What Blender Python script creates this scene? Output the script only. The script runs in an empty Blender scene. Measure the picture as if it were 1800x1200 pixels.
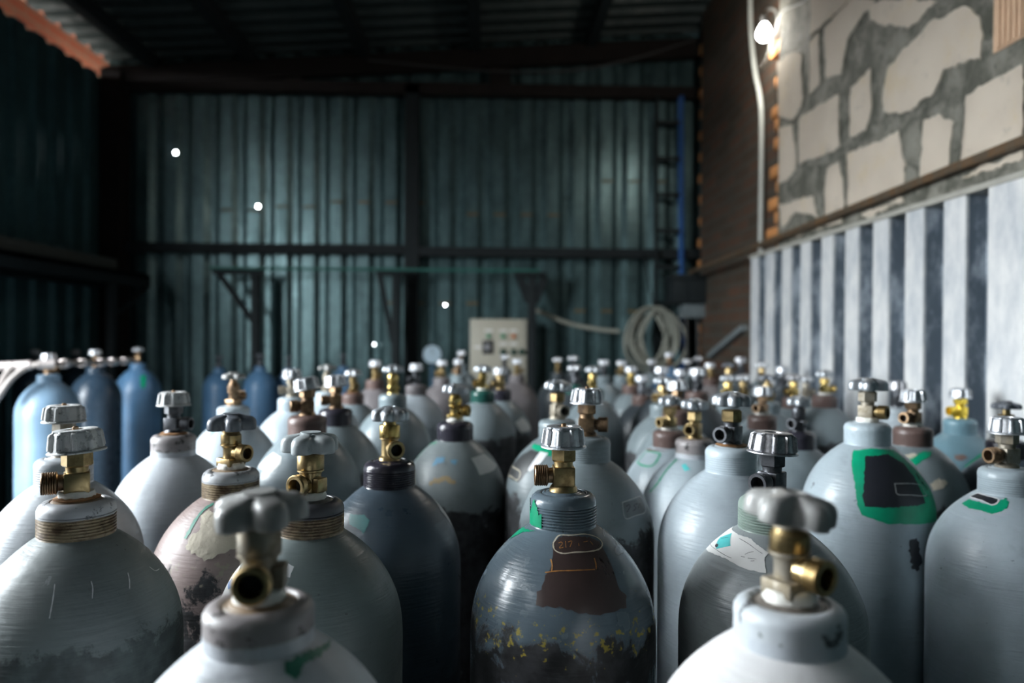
import bpy, bmesh, math, random
from mathutils import Vector, Matrix
random.seed(7)
scene = bpy.context.scene
COL = scene.collection
rad = math.radians

# ------------------------------------------------------------------ camera
cam_data = bpy.data.cameras.new('camera')
cam_data.sensor_width = 36.0
cam_data.lens = 26.0
cam_data.clip_start = 0.02
cam_data.dof.use_dof = True
cam_data.dof.focus_distance = 0.88
cam_data.dof.aperture_fstop = 2.8
cam_data.dof.aperture_blades = 9
cam = bpy.data.objects.new('camera', cam_data)
COL.objects.link(cam)
cam.location = (0, 0, 1.6)
cam.rotation_euler = (Matrix.Rotation(-math.atan(40 / 1300), 3, 'Z') @ Matrix.Rotation(math.pi / 2 - math.atan(8 / 1300), 3, 'X')
                      @ Matrix.Rotation(rad(0.35), 3, 'Z')).to_euler()
scene.camera = cam

# ------------------------------------------------------------------ sky outside, seen through the gateway, the roof gap and the pinholes
world = bpy.data.worlds.new('daylight')
scene.world = world
world.use_nodes = True
wn, wl = world.node_tree.nodes, world.node_tree.links
wn.clear()
w_out = wn.new('ShaderNodeOutputWorld'); w_bg = wn.new('ShaderNodeBackground')
w_tc = wn.new('ShaderNodeTexCoord'); w_sep = wn.new('ShaderNodeSeparateXYZ')
w_ramp = wn.new('ShaderNodeValToRGB')
wl.new(w_tc.outputs['Generated'], w_sep.inputs[0])
w_map = wn.new('ShaderNodeMapRange'); w_map.inputs[1].default_value = -1; w_map.inputs[2].default_value = 1
wl.new(w_sep.outputs['Z'], w_map.inputs[0]); wl.new(w_map.outputs[0], w_ramp.inputs[0])
w_ramp.color_ramp.elements[0].position = 0.49; w_ramp.color_ramp.elements[0].color = (0.04, 0.04, 0.038, 1)
w_ramp.color_ramp.elements[1].position = 0.51; w_ramp.color_ramp.elements[1].color = (0.90, 0.96, 1.0, 1)
wl.new(w_ramp.outputs[0], w_bg.inputs['Color'])
w_bg.inputs['Strength'].default_value = SKY_STRENGTH = 44.0
wl.new(w_bg.outputs[0], w_out.inputs[0])

# daylight comes in through the gateway in the left wall: y from GATE_Y0 to GATE_Y1
GATE_Y0, GATE_Y1, GATE_Z0, GATE_Z1 = 0.75, 2.10, 1.1, 3.05
portal_data = bpy.data.lights.new('gateway_portal', 'AREA')
portal_data.shape = 'RECTANGLE'
portal_data.size = GATE_Z1 - GATE_Z0; portal_data.size_y = GATE_Y1 - GATE_Y0
portal_data.cycles.is_portal = True
portal = bpy.data.objects.new('gateway_portal', portal_data); COL.objects.link(portal)
portal.location = (-2.86, (GATE_Y0 + GATE_Y1) / 2, (GATE_Z0 + GATE_Z1) / 2)
portal.rotation_euler = (0, rad(-90), 0)

scene.view_settings.view_transform = 'Standard'
scene.view_settings.look = 'None'
scene.view_settings.exposure = 0.0
scene.view_settings.gamma = 1.0
scene.view_settings.use_curve_mapping = False
scene.cycles.use_denoising = True
scene.cycles.max_bounces = 8
scene.cycles.sample_clamp_indirect = 6.0

XL, XS, XR, XB, YB, YF = -2.82, 1.385, 1.40, 1.50, 5.60, -2.2

# ------------------------------------------------------------------ object helpers
def link(name, mesh, mat=None, parent=None, loc=(0, 0, 0), rot=(0, 0, 0)):
    o = bpy.data.objects.new(name, mesh)
    COL.objects.link(o)
    o.location = loc; o.rotation_euler = rot
    if parent: o.parent = parent
    if mat is not None:
        if mesh is not None and len(mesh.materials) == 0:
            mesh.materials.append(mat)
        o.material_slots[0].link = 'OBJECT'
        o.material_slots[0].material = mat
    return o

def tag(o, label, cat, group=None):
    o['label'] = label; o['category'] = cat
    if group: o['group'] = group
    return o

def empty(name, loc, label, cat, group=None, rotz=0):
    o = bpy.data.objects.new(name, None); COL.objects.link(o)
    o.location = loc; o.rotation_euler = (0, 0, rotz); o.empty_display_size = 0.05
    return tag(o, label, cat, group)

def struct(name, mesh, mat, loc=(0, 0, 0)):
    o = link(name, mesh, mat, None, loc); o['kind'] = 'structure'
    return o

class MB:
    """collects shapes into one mesh"""
    def __init__(s): s.bm = bmesh.new(); s.mi = 0
    def _v(s, co): return s.bm.verts.new(co)
    def face(s, pts):
        f = s.bm.faces.new([s._v(p) for p in pts]); f.material_index = s.mi; return f
    def box(s, x0, y0, z0, x1, y1, z1, bevel=0, rot=None, seg=2):
        r = bmesh.ops.create_cube(s.bm, size=1)
        vs = r['verts']
        for v in vs:
            v.co = Vector((x0 + (x1 - x0) * (v.co.x + .5), y0 + (y1 - y0) * (v.co.y + .5), z0 + (z1 - z0) * (v.co.z + .5)))
        fs = {f for v in vs for f in v.link_faces}
        for f in fs: f.material_index = s.mi
        if rot is not None: bmesh.ops.transform(s.bm, matrix=rot, verts=vs)
        if bevel:
            es = list({e for v in vs for e in v.link_edges})
            bmesh.ops.bevel(s.bm, geom=es, offset=bevel, segments=seg, affect='EDGES', profile=.5, material=-1)
        return s
    def bar(s, a, b, w, h=None, roll=0):
        a, b = Vector(a), Vector(b); d = b - a; h = h or w
        q = d.to_track_quat('Z', 'Y').to_matrix().to_4x4()
        m = Matrix.Translation((a + b) / 2) @ q @ Matrix.Rotation(roll, 4, 'Z')
        return s.box(-w / 2, -h / 2, -d.length / 2, w / 2, h / 2, d.length / 2, rot=m, bevel=min(w, h) * .08, seg=1)
    def lathe(s, prof, n=32, m=None, cap0=True, cap1=True):
        """prof: (r, z) list; m: Matrix"""
        m = m or Matrix()
        rings = []
        for r, z in prof:
            if r < 1e-6: rings.append([s._v(m @ Vector((0, 0, z)))])
            else: rings.append([s._v(m @ Vector((r * math.cos(2 * math.pi * k / n), r * math.sin(2 * math.pi * k / n), z))) for k in range(n)])
        s.skin(rings, cap0, cap1); return s
    def skin(s, rings, cap0=True, cap1=True):
        def nf(vs):
            try:
                f = s.bm.faces.new(vs); f.material_index = s.mi
            except ValueError: pass
        for a, b in zip(rings, rings[1:]):
            if len(a) == 1 and len(b) == 1: continue
            n = max(len(a), len(b))
            for k in range(n):
                k2 = (k + 1) % n
                if len(a) == 1: nf([a[0], b[k2], b[k]])
                elif len(b) == 1: nf([a[k], a[k2], b[0]])
                else: nf([a[k], a[k2], b[k2], b[k]])
        if cap0 and len(rings[0]) > 2: nf(rings[0][::-1])
        if cap1 and len(rings[-1]) > 2: nf(rings[-1])
    def tube(s, pts, r, n=8, closed=False):
        pts = [Vector(p) for p in pts]; N = len(pts); rings = []; up = None
        for i, p in enumerate(pts):
            a = pts[i - 1] if (i > 0 or closed) else pts[i]
            b = pts[(i + 1) % N] if (i < N - 1 or closed) else pts[i]
            d = (b - a).normalized()
            if up is None: up = d.orthogonal().normalized()
            up = (up - d * up.dot(d)).normalized(); sd = d.cross(up)
            rr = r[i] if isinstance(r, (list, tuple)) else r
            rings.append([s._v(p + (up * math.cos(2 * math.pi * k / n) + sd * math.sin(2 * math.pi * k / n)) * rr) for k in range(n)])
        if closed: rings.append(rings[0])
        s.skin(rings, not closed, not closed); return s
    def mesh(s, name, angle=35, smooth=True):
        bmesh.ops.recalc_face_normals(s.bm, faces=s.bm.faces)
        me = bpy.data.meshes.new(name); s.bm.to_mesh(me); s.bm.free()
        if smooth:
            me.polygons.foreach_set('use_smooth', [True] * len(me.polygons))
            me.set_sharp_from_angle(angle=rad(angle))
        return me

def smooth_path(pts, n=6):
    """Catmull-Rom"""
    P = [Vector(p) for p in pts]; P = [P[0] * 2 - P[1]] + P + [P[-1] * 2 - P[-2]]; out = []
    for i in range(1, len(P) - 2):
        for k in range(n):
            t = k / n; a, b, c, d = P[i - 1:i + 3]
            out.append(.5 * ((2 * b) + (c - a) * t + (2 * a - 5 * b + 4 * c - d) * t * t + (3 * b - a - 3 * c + d) * t ** 3))
    return out + [P[-2]]

# ------------------------------------------------------------------ materials
class NT:
    def __init__(s, name):
        s.m = bpy.data.materials.new(name); s.m.use_nodes = True
        s.n = s.m.node_tree.nodes; s.l = s.m.node_tree.links
        s.p = s.n['Principled BSDF']; s.out = s.n['Material Output']
    def new(s, t, **kw):
        x = s.n.new(t)
        for k, v in kw.items(): setattr(x, k, v)
        return x
    def set(s, sock, v):
        if isinstance(v, bpy.types.NodeSocket): s.l.new(v, sock)
        elif isinstance(v, (tuple, list)) and len(v) == 3 and sock.type == 'RGBA': sock.default_value = (*v, 1)
        else: sock.default_value = v
    def coords(s, scale=(1, 1, 1), rnd=True):
        tc = s.new('ShaderNodeTexCoord'); v = tc.outputs['Object']
        if rnd:
            oi = s.new('ShaderNodeObjectInfo'); mu = s.math('MULTIPLY', oi.outputs['Random'], 13.7)
            ad = s.new('ShaderNodeVectorMath', operation='ADD'); s.l.new(v, ad.inputs[0]); s.l.new(mu, ad.inputs[1]); v = ad.outputs[0]
        mp = s.new('ShaderNodeMapping'); s.l.new(v, mp.inputs[0]); mp.inputs['Scale'].default_value = scale
        return mp.outputs[0]
    def noise(s, vec, scale, detail=4, rough=.55, dist=0):
        x = s.new('ShaderNodeTexNoise'); s.l.new(vec, x.inputs['Vector'])
        x.inputs['Scale'].default_value = scale; x.inputs['Detail'].default_value = detail
        x.inputs['Roughness'].default_value = rough; x.inputs['Distortion'].default_value = dist
        return x.outputs[0]
    def math(s, op, a, b=0, c=None):
        x = s.new('ShaderNodeMath', operation=op); s.set(x.inputs[0], a); s.set(x.inputs[1], b)
        if c is not None: s.set(x.inputs[2], c)
        return x.outputs[0]
    def rng(s, v, a, b, lo=0, hi=1):
        x = s.new('ShaderNodeMapRange'); x.interpolation_type = 'SMOOTHSTEP'; s.set(x.inputs[0], v)
        for i, q in enumerate((a, b, lo, hi)): x.inputs[i + 1].default_value = q
        return x.outputs[0]
    def mix(s, f, a, b, mode='MIX'):
        x = s.new('ShaderNodeMix', data_type='RGBA', blend_type=mode)
        s.set(x.inputs[0], f); s.set(x.inputs[6], a); s.set(x.inputs[7], b); return x.outputs[2]
    def bump(s, h, strength=.3, dist=.002):
        x = s.new('ShaderNodeBump'); x.inputs['Strength'].default_value = strength; x.inputs['Distance'].default_value = dist
        s.l.new(h, x.inputs['Height']); s.l.new(x.outputs[0], s.p.inputs['Normal'])
    def bsdf(s, color, rough, metal=0, spec=.5):
        s.set(s.p.inputs['Base Color'], color); s.set(s.p.inputs['Roughness'], rough); s.set(s.p.inputs['Metallic'], metal)
        s.p.inputs['Specular IOR Level'].default_value = spec
        return s.m

def paint(name, rgb, rough=.38, wear_shade=None, speck=.5, stroke=.5, dirt=.25):
    """brushed enamel paint; wear = (z where chips and painted-in shade start below the neck, colour, flecks colour or None, amount)"""
    if any(k in name for k in ('grey', 'slate', 'blue')) and 'handle' not in name: rgb = (rgb[0] * (.95 if 'grey' in name else .88), rgb[1], rgb[2])      # the greys lean to blue green
    t = NT(name); v = t.coords()
    c = t.mix(t.rng(t.noise(v, 7, 5), .3, .75), tuple(x * .80 for x in rgb), tuple(min(1, x * 1.12) for x in rgb))
    grime = tuple(x * .45 + .01 for x in rgb)
    c = t.mix(t.math('MULTIPLY', t.rng(t.noise(v, 16, 8, .7), .52, .74), dirt), c, grime)
    sp = t.rng(t.noise(v, 150, 3, .6), .70, .76, 0, speck)
    c = t.mix(sp, c, (.03, .028, .03))
    c = t.mix(t.rng(t.noise(v, 26, 7, .62), .695, .72, 0, speck), c, (.035, .033, .034))
    c = t.mix(t.rng(t.noise(v, 33, 7, .65, .3), .71, .735, 0, speck * .8), c, tuple(min(1, x * 1.5 + .05) for x in rgb))
    r = t.rng(t.noise(v, 30, 4), .3, .8, rough * .8, rough * 1.3)
    if wear_shade:
        z0, wc, fl, amt = wear_shade
        tc = t.new('ShaderNodeTexCoord'); se = t.new('ShaderNodeSeparateXYZ'); t.l.new(tc.outputs['Object'], se.inputs[0])
        n = t.noise(v, 16, 9, .72, .4)
        edge = t.math('ADD', t.rng(se.outputs['Z'], z0 - .050, z0 + .028, .86 if fl else 1, 0), t.math('MULTIPLY', t.math('SUBTRACT', n, .5), 2.2))
        mask = t.rng(edge, .60, .76, 0, amt)
        band = t.rng(t.math('ABSOLUTE', t.math('SUBTRACT', se.outputs['Z'], z0 - .02)), 0, .045, .22, 0)
        wn_ = t.mix(t.rng(t.noise(v, 40, 6), .35, .7), wc, tuple(x * 4 for x in wc))
        c = t.mix(mask, c, wn_)
        r = t.math('ADD', r, t.math('MULTIPLY', mask, .25))
        if fl:
            fm = t.rng(t.math('ADD', t.noise(v, 95, 4, .6), t.math('MULTIPLY', band, .55)), .69, .75, 0, .75)
            fm = t.math('MULTIPLY', fm, t.rng(se.outputs['Z'], z0 - .02, z0 + .03, 1, 0))
            c = t.mix(fm, c, fl)
    s1 = t.noise(t.coords((6, 6, 95)), 3, 3); s2 = t.noise(v, 60, 3)
    t.bump(t.math('ADD', t.math('MULTIPLY', s1, .8), t.math('MULTIPLY', s2, .5)), stroke, .0022)
    return t.bsdf(c, r)

def metal(name, rgb, rough=.35, tarnish=None, amt=.6, scale=60, bump=.15, met=1.0):
    t = NT(name); v = t.coords()
    n = t.noise(v, scale, 5, .65)
    c = t.mix(t.rng(n, .42, .68, 0, amt), rgb, tarnish or tuple(x * .5 for x in rgb))
    t.bump(t.noise(v, scale * 3, 3), bump, .001)
    return t.bsdf(c, t.rng(n, .3, .7, rough * .8, rough * 1.4), met)

def plain(name, rgb, rough=.6, met=0, var=.25, scale=20, bump=.2, bdist=.002, spec=.5):
    t = NT(name); v = t.coords()
    n = t.noise(v, scale, 6, .6)
    c = t.mix(n, tuple(x * (1 - var) for x in rgb), tuple(min(1, x * (1 + var)) for x in rgb))
    t.bump(n, bump, bdist)
    return t.bsdf(c, rough, met, spec)

DW = (.012, .012, .013)
PAINT = {
 'white': paint('white_paint', (.50, .535, .57), .42, speck=.2, dirt=.2),
 'rearblue': paint('rear_light_blue_paint', (.22, .30, .41), .36, speck=.3),
 'labelgrey': paint('label_grey_paint', (.31, .325, .33), .36, speck=.7, dirt=.4),
 'offwhite': paint('off_white_paint', (.66, .66, .66), .5, speck=.15, dirt=.12),
 'pale': paint('pale_grey_paint', (.44, .47, .505), .42, dirt=.35),
 'lightblue': paint('light_blue_paint', (.48, .49, .535), .36, speck=.3),
 'lightbluewear': paint('light_blue_worn_paint', (.44, .455, .495), .38, speck=.8, dirt=.4),
 'grey': paint('grey_paint', (.21, .245, .265), .36, speck=.7, dirt=.4),
 'greywear': paint('grey_chipped_shaded_paint', (.24, .265, .27), .38, (-.112, DW, None, 1.0), .8, dirt=.5),  # dark lower part: chipped paint plus shade put into the colour
 'greygreen': paint('grey_green_paint', (.17, .20, .20), .42, speck=.7, dirt=.4),
 'matgrey': paint('matt_grey_paint', (.165, .185, .185), .55, (-.075, (.02, .026, .026), None, .75), .8, .5, .5),  # darkening further down mixes worn paint with painted-in shade
 'bluegrey': paint('blue_grey_paint', (.135, .172, .205), .24, (-.076, DW, (.42, .33, .03), 1.0), .8, .25, .3),
 'slate': paint('slate_paint', (.075, .095, .122), .34, (-.24, (.02, .025, .03), None, .6), .6, .4, .4),
 'tealblue': paint('teal_blue_paint', (.17, .26, .31), .36, speck=.5),
 'darkblue': paint('dark_blue_paint', (.035, .055, .085), .3, speck=.2),
 'blue': paint('blue_paint', (.11, .21, .36), .35, speck=.2),
 'brown': paint('brown_primer_paint', (.30, .225, .21), .5, (-.060, DW, (.3, .27, .2), 1.0), .8, .4, .4),
 'mauve': paint('mauve_grey_paint', (.19, .165, .17), .45, speck=.7, dirt=.5),
 'dark': paint('dark_grey_paint', (.05, .058, .066), .36, speck=.4),
 'greydark': paint('grey_black_bottom_paint', (.205, .235, .25), .4, (-.088, DW, None, .95), .9, .35, .5),
}
NECKMAT = {
 'rust': None,
 'darkneck': paint('dark_enamel', (.035, .033, .045), .2, speck=.1, dirt=.2),
 'brownneck': paint('brown_rust_neck', (.13, .085, .075), .45, speck=.3),
 'greenneck': paint('green_enamel', (.02, .09, .075), .25, speck=.1),
 'palegreenneck': paint('pale_green_neck', (.27, .34, .30), .45, speck=.8),
 'mauve': PAINT['mauve'],
 'collar': None, 'palecollar': None, 'rustdark': None,
}
def neck_two_tone(name, low, low2, top, split, met=.1, inner=(.30, .22, .15)):
    t = NT(name); v = t.coords(); tc = t.new('ShaderNodeTexCoord'); se = t.new('ShaderNodeSeparateXYZ'); t.l.new(tc.outputs['Object'], se.inputs[0])
    n = t.noise(v, 60, 6, .7)
    c1 = t.mix(t.rng(n, .4, .65), low, low2); c2 = t.mix(t.rng(t.noise(v, 45, 6, .7), .56, .62), top, tuple(x * .15 for x in top))
    zz = t.math('ADD', se.outputs['Z'], t.math('MULTIPLY', t.math('SUBTRACT', n, .5), .006))
    cc = t.mix(t.rng(zz, split - .001, split + .001), c1, c2); fl = t.new('ShaderNodeVectorMath', operation='MULTIPLY'); t.l.new(tc.outputs['Object'], fl.inputs[0]); fl.inputs[1].default_value = (1, 1, 0)
    ln = t.new('ShaderNodeVectorMath', operation='LENGTH'); t.l.new(fl.outputs[0], ln.inputs[0])
    cc = t.mix(t.math('ADD', t.rng(ln.outputs['Value'], .0262, .0272, 1, 0), 0), cc, t.mix(t.rng(n, .4, .65), inner, tuple(x * .5 for x in inner)))
    t.bump(n, .4, .0015); return t.bsdf(cc, .42, met)
NECKMAT['rust'] = neck_two_tone('rusty_thread_painted_top', (.30, .235, .15), (.09, .055, .03), (.42, .43, .45), .0215)
NECKMAT['rustdark'] = neck_two_tone('rusty_thread_dark_top', (.26, .20, .13), (.08, .05, .03), (.07, .07, .08), .0215, inner=(.13, .13, .13))
NECKMAT['palecollar'] = neck_two_tone('pale_collar', (.52, .56, .60), (.45, .49, .53), (.50, .54, .57), .009, 0, (.17, .15, .13))
NECKMAT['collar'] = neck_two_tone('taupe_collar', (.55, .58, .62), (.45, .47, .5), (.30, .275, .275), .009, 0)
HM = {
 'alu': metal('cast_aluminium', (.66, .68, .71), .40, (.26, .27, .29), .6, 70, .25, .85),
 'darkalu': metal('dull_aluminium', (.50, .50, .52), .42, (.16, .16, .17), .7, 80, .35),
 'worn': None, 'grey': None, 'darkgrey': None,
 'chrome': metal('bright_alloy', (.46, .49, .52), .38, (.24, .26, .28), .5, 40, .15, .75),
}
_t = NT('whitewashed_alloy'); _v = _t.coords()
_c = _t.mix(_t.rng(_t.noise(_v, 120, 4, .65), .56, .64), (.50, .51, .51), (.04, .045, .05)); _t.bump(_t.noise(_v, 160, 4), .5, .001)
HM['worn'] = _t.bsdf(_t.mix(_t.rng(_t.noise(_v, 30, 3), .45, .6, 0, .5), _c, (.66, .66, .65)), .6, .15)
HM['grey'] = paint('handle_grey_paint', (.42, .46, .47), .35, speck=.3, stroke=.1)
HM['darkgrey'] = paint('handle_dark_paint', (.15, .165, .19), .3, speck=.6, stroke=.1)
HM['dust'] = paint('handle_dusty_alloy', (.33, .33, .32), .38, speck=.2, stroke=.1)
VM = {
 'brass': metal('brass', (.39, .29, .145), .36, (.16, .11, .05), .75, 50, .12),
 'gold': metal('bright_brass', (.52, .385, .15), .26, (.42, .28, .07), .5, 40, .1),
 'yellow': metal('yellow_brass', (.85, .62, .08), .3, (.6, .4, .05), .5, 40, .1, .8),
 'old': metal('aged_bronze', (.30, .20, .12), .42, (.07, .05, .04), .8, 60, .2),
 'black': metal('blackened_steel', (.10, .105, .115), .4, (.03, .03, .035), .7, 60, .2, .8),
 'greyed': metal('grey_dusted_brass', (.31, .28, .23), .5, (.17, .13, .07), .7, 60, .2, .5),
}
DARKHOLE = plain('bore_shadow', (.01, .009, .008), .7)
TAPE = plain('sealing_tape', (.72, .71, .66), .7, var=.15, scale=120, bump=.5)
SEAL = plain('rusty_seal', (.30, .15, .06), .7, var=.5, scale=90, bump=.5)
DEC = {}
for k, c, r in [('brown', (.062, .043, .040), .3), ('cream', (.62, .56, .43), .8), ('orange', (.52, .23, .06), .8), ('chalk', (.48, .48, .47), .9), ('green', (.0, .30, .15), .4),
                ('greendull', (.03, .19, .13), .5), ('black', (.016, .018, .024), .4), ('black2', (.035, .038, .040), .45), ('dim', (.12, .135, .14), .45), ('white', (.68, .69, .70), .6), ('paper', (.74, .74, .72), .65),
                ('cyan', (.10, .55, .55), .5), ('ink', (.05, .05, .06), .7), ('blue', (.08, .25, .60), .5), ('blue2', (.16, .34, .50), .5), ('teal', (.05, .19, .19), .45), ('teal2', (.20, .48, .42), .5),
                ('ochre', (.36, .27, .15), .6), ('creamdirt', (.50, .45, .36), .8), ('brown2', (.17, .11, .095), .55)]:
    DEC[k] = plain('mark_' + k, c, r, var=.22 if k not in ('paper', 'white') else .06, scale=60, bump=.6 if k == 'creamdirt' else .1, bdist=.004 if k == 'creamdirt' else .001)

def galv(name, rgb, rough, met, var=.4, stain=0, holes=(), scale=(3, 3, .8)):
    t = NT(name); v = t.coords(scale, False); w = t.coords((1, 1, 1), False)
    n = t.noise(v, 4, 6, .65); sp = t.noise(w, 22, 3, .5)
    c = t.mix(t.rng(n, .3, .75), tuple(x * (1 - var) for x in rgb), rgb)
    c = t.mix(t.rng(sp, .4, .7, 0, .35), c, tuple(min(1, x * 1.3) for x in rgb))
    if stain: c = t.mix(t.rng(t.noise(v, 7, 8, .7), .58, .75, 0, stain), c, tuple(x * .35 for x in rgb))
    t.bump(t.noise(w, 6, 3), .25, .006)
    t.bsdf(c, t.rng(n, .3, .7, rough * .8, rough * 1.25), met)
    if holes:
        tc = t.new('ShaderNodeTexCoord'); acc = None
        for (h, r) in holes:
            fl = t.new('ShaderNodeVectorMath', operation='MULTIPLY'); t.l.new(tc.outputs['Object'], fl.inputs[0]); ax = (0, 1, 1) if h[0] < -2.8 else (1, 0, 1); fl.inputs[1].default_value = ax
            d = t.new('ShaderNodeVectorMath', operation='DISTANCE'); t.l.new(fl.outputs[0], d.inputs[0]); d.inputs[1].default_value = tuple(p * q for p, q in zip(h, ax))
            k = t.math('LESS_THAN', d.outputs['Value'], r); acc = k if acc is None else t.math('MAXIMUM', acc, k)
        tr = t.new('ShaderNodeBsdfTransparent'); mx = t.new('ShaderNodeMixShader')
        t.l.new(acc, mx.inputs[0]); t.l.new(t.p.outputs[0], mx.inputs[1]); t.l.new(tr.outputs[0], mx.inputs[2]); t.l.new(mx.outputs[0], t.out.inputs[0])
    return t.m

# ------------------------------------------------------------------ the shed
ROOF = lambda x: 3.80 + .066 * x

def corrugated(p0, p1, z0, z1, pitch, depth, nrm, top=None, frac=(.42, .12), jit=0, thick=.0012):
    """trapezoid sheet from p0 to p1 (x, y); crests stand towards nrm (unit x, y); top(s) optional upper edge"""
    mb = MB(); a, b = Vector(p0), Vector(p1); L = (b - a).length; d = (b - a) / L; n = Vector(nrm)
    prof = []; s = 0; cf, sl = frac
    while s < L:
        for ds, h in ((0, 1), (cf, 1), (cf + sl, 0), (1 - sl, 0)):
            q = s + ds * pitch
            if q <= L: prof.append((q, h * depth)); hl = h
            elif prof[-1][0] < L: prof.append((L, hl * depth))
        s += pitch
    rows = []
    for off in (0, -thick):
        row = []
        for q, h in prof:
            p = a + d * q + n * (h + off); zt = top(p.x) if top else z1
            row.append((mb._v((p.x, p.y, z0)), mb._v((p.x, p.y, zt))))
        rows.append(row)
    f0, f1 = rows
    for i in range(len(prof) - 1):
        for r in (f0, f1):
            mb.bm.faces.new([r[i][0], r[i + 1][0], r[i + 1][1], r[i][1]])
    for i in range(len(prof) - 1):
        for k in (0, 1): mb.bm.faces.new([f0[i][k], f0[i + 1][k], f1[i + 1][k], f1[i][k]])
    return mb

M_FLOOR = plain('dark_concrete', (.020, .033, .034), .8, var=.35, scale=5)
M_STEEL = plain('dark_painted_steel', (.010, .015, .017), .7, var=.4, scale=8, spec=.25)
M_STEELB = plain('dark_rusty_steel', (.011, .008, .007), .75, var=.5, scale=8, spec=.2)
M_ROOF = galv('roof_sheet', (.032, .048, .046), .6, .2, .4, .4)
HOLES_B = [((-2.333, 5.6, 2.951), .012), ((-1.726, 5.6, 2.56), .012), ((-1.723, 5.6, 1.768), .006), ((-.865, 5.6, 1.538), .008), ((-.332, 5.6, 1.838), .007)]
M_BACK = galv('galvanised_back_wall', (.085, .148, .155), .34, .55, .35, .5, [((x, 5.6, z), r * 1.0) for (x, _, z), r in HOLES_B])
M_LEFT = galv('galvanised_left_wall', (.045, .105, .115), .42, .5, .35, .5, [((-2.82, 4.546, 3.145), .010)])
t = NT('two_tone_zinc_cladding'); v = t.coords((1, 1, .45), False); w = t.coords((1, 1, 1), False)
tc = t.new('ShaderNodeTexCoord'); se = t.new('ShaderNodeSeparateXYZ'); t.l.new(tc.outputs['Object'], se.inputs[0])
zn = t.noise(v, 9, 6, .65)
crest_tone = t.mix(t.rng(zn, .35, .68), (.80, .80, .79), (.50, .53, .56)); bare = t.mix(t.rng(t.noise(v, 12, 7, .7), .42, .66), (.115, .145, .175), (.45, .50, .55))
c = t.mix(t.rng(t.math('ADD', se.outputs['X'], t.math('MULTIPLY', t.math('SUBTRACT', zn, .5), .012)), XS - .052, XS - .044), crest_tone, bare)  # pale on the crests, darker blue-grey on flanks and recesses, split by depth
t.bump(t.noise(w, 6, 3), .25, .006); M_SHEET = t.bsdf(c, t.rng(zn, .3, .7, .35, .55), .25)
M_RUSTMARK = plain('rust_streak', (.13, .09, .03), .7)

mb = MB(); mb.box(XL - .1, YF, -.12, 2.4, YB + .1, 0)
struct('floor', mb.mesh('floor', smooth=False), M_FLOOR)

# back wall of trapezoid sheets, with tan rust marks where the sheets lap
mb = corrugated((XL, YB), (2.4, YB), 0, 0, .203, .034, (0, -1), top=lambda x: ROOF(x) + .03, frac=(.42, .20))
mb.mi = 0
for x0, x1, z in ((-2.1, -1.75, 2.53), (-1.70, -1.2, 2.56), (-1.2, -.35, 2.60), (-.30, .62, 2.52), (.75, 1.35, 2.78), (-.9, -.1, 1.85), (.5, 1.1, 1.80)):
    x = XL + .05 + math.ceil((x0 - XL) / .203) * .203
    while x < x1:
        mb.mi = 1; mb.box(x - .042, YB - .0362, z - .009, x + .042, YB - .0335, z + .009); x += .203
me = mb.mesh('wall_back', smooth=False)
w = struct('wall_back', me, M_BACK); me.materials.append(M_RUSTMARK)
# the rest of the enclosure
mb = corrugated((XL, GATE_Y1 + .3), (XL, YB), 0, 3.455, .203, .034, (1, 0), frac=(.50, .10))
struct('wall_left', mb.mesh('wall_left', smooth=False), M_LEFT)
mb = MB(); mb.box(XL - .08, YF, 0, XL, GATE_Y0, 3.53).box(XL - .08, GATE_Y0, 0, XL, GATE_Y1, GATE_Z0).box(XL - .08, GATE_Y0, GATE_Z1, XL, GATE_Y1, 3.53).box(XL - .08, GATE_Y1, 0, XL, GATE_Y1 + .3, 3.53)
struct('wall_left_gate_side', mb.mesh('wall_left_gate_side', smooth=False), M_LEFT)
mb = MB(); mb.box(XL - .1, YF - .1, 0, 2.4, YF, 4)
struct('wall_front', mb.mesh('wall_front', smooth=False), plain('front_wall_dark', (.028, .055, .058), .7))

# roof: ribbed sheets on purlins
mb = MB()
pr = []
y = YF - .2
while y < YB + .25:
    for dy, h in ((0, 0), (.09, 0), (.11, .03), (.16, .03)): pr.append((y + dy, h))
    y += .18
xa, xb = XL - .015, 2.5
rows = [[(mb._v((xa, yy, ROOF(xa) + h + o)), mb._v((xb, yy, ROOF(xb) + h + o))) for yy, h in pr] for o in (0, .002)]
for i in range(len(pr) - 1):
    for r in rows: mb.bm.faces.new([r[i][0], r[i + 1][0], r[i + 1][1], r[i][1]])
struct('ceiling', mb.mesh('ceiling', smooth=False), M_ROOF)
mb = MB()
for x in (-2.46, -1.76, -.93, -.11, .74, 1.6): mb.box(x - .035, YF, ROOF(x) - .105, x + .035, YB - .04, ROOF(x) - .006)
struct('beam_roof', mb.mesh('beam_roof', smooth=False), M_STEEL)
mb = MB()
mb.bar((XL + .02, YB - .10, ROOF(XL) - .14), (2.3, YB - .10, ROOF(2.3) - .14), .10, .14)
struct('beam_back', mb.mesh('beam_back'), M_STEELB)
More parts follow.
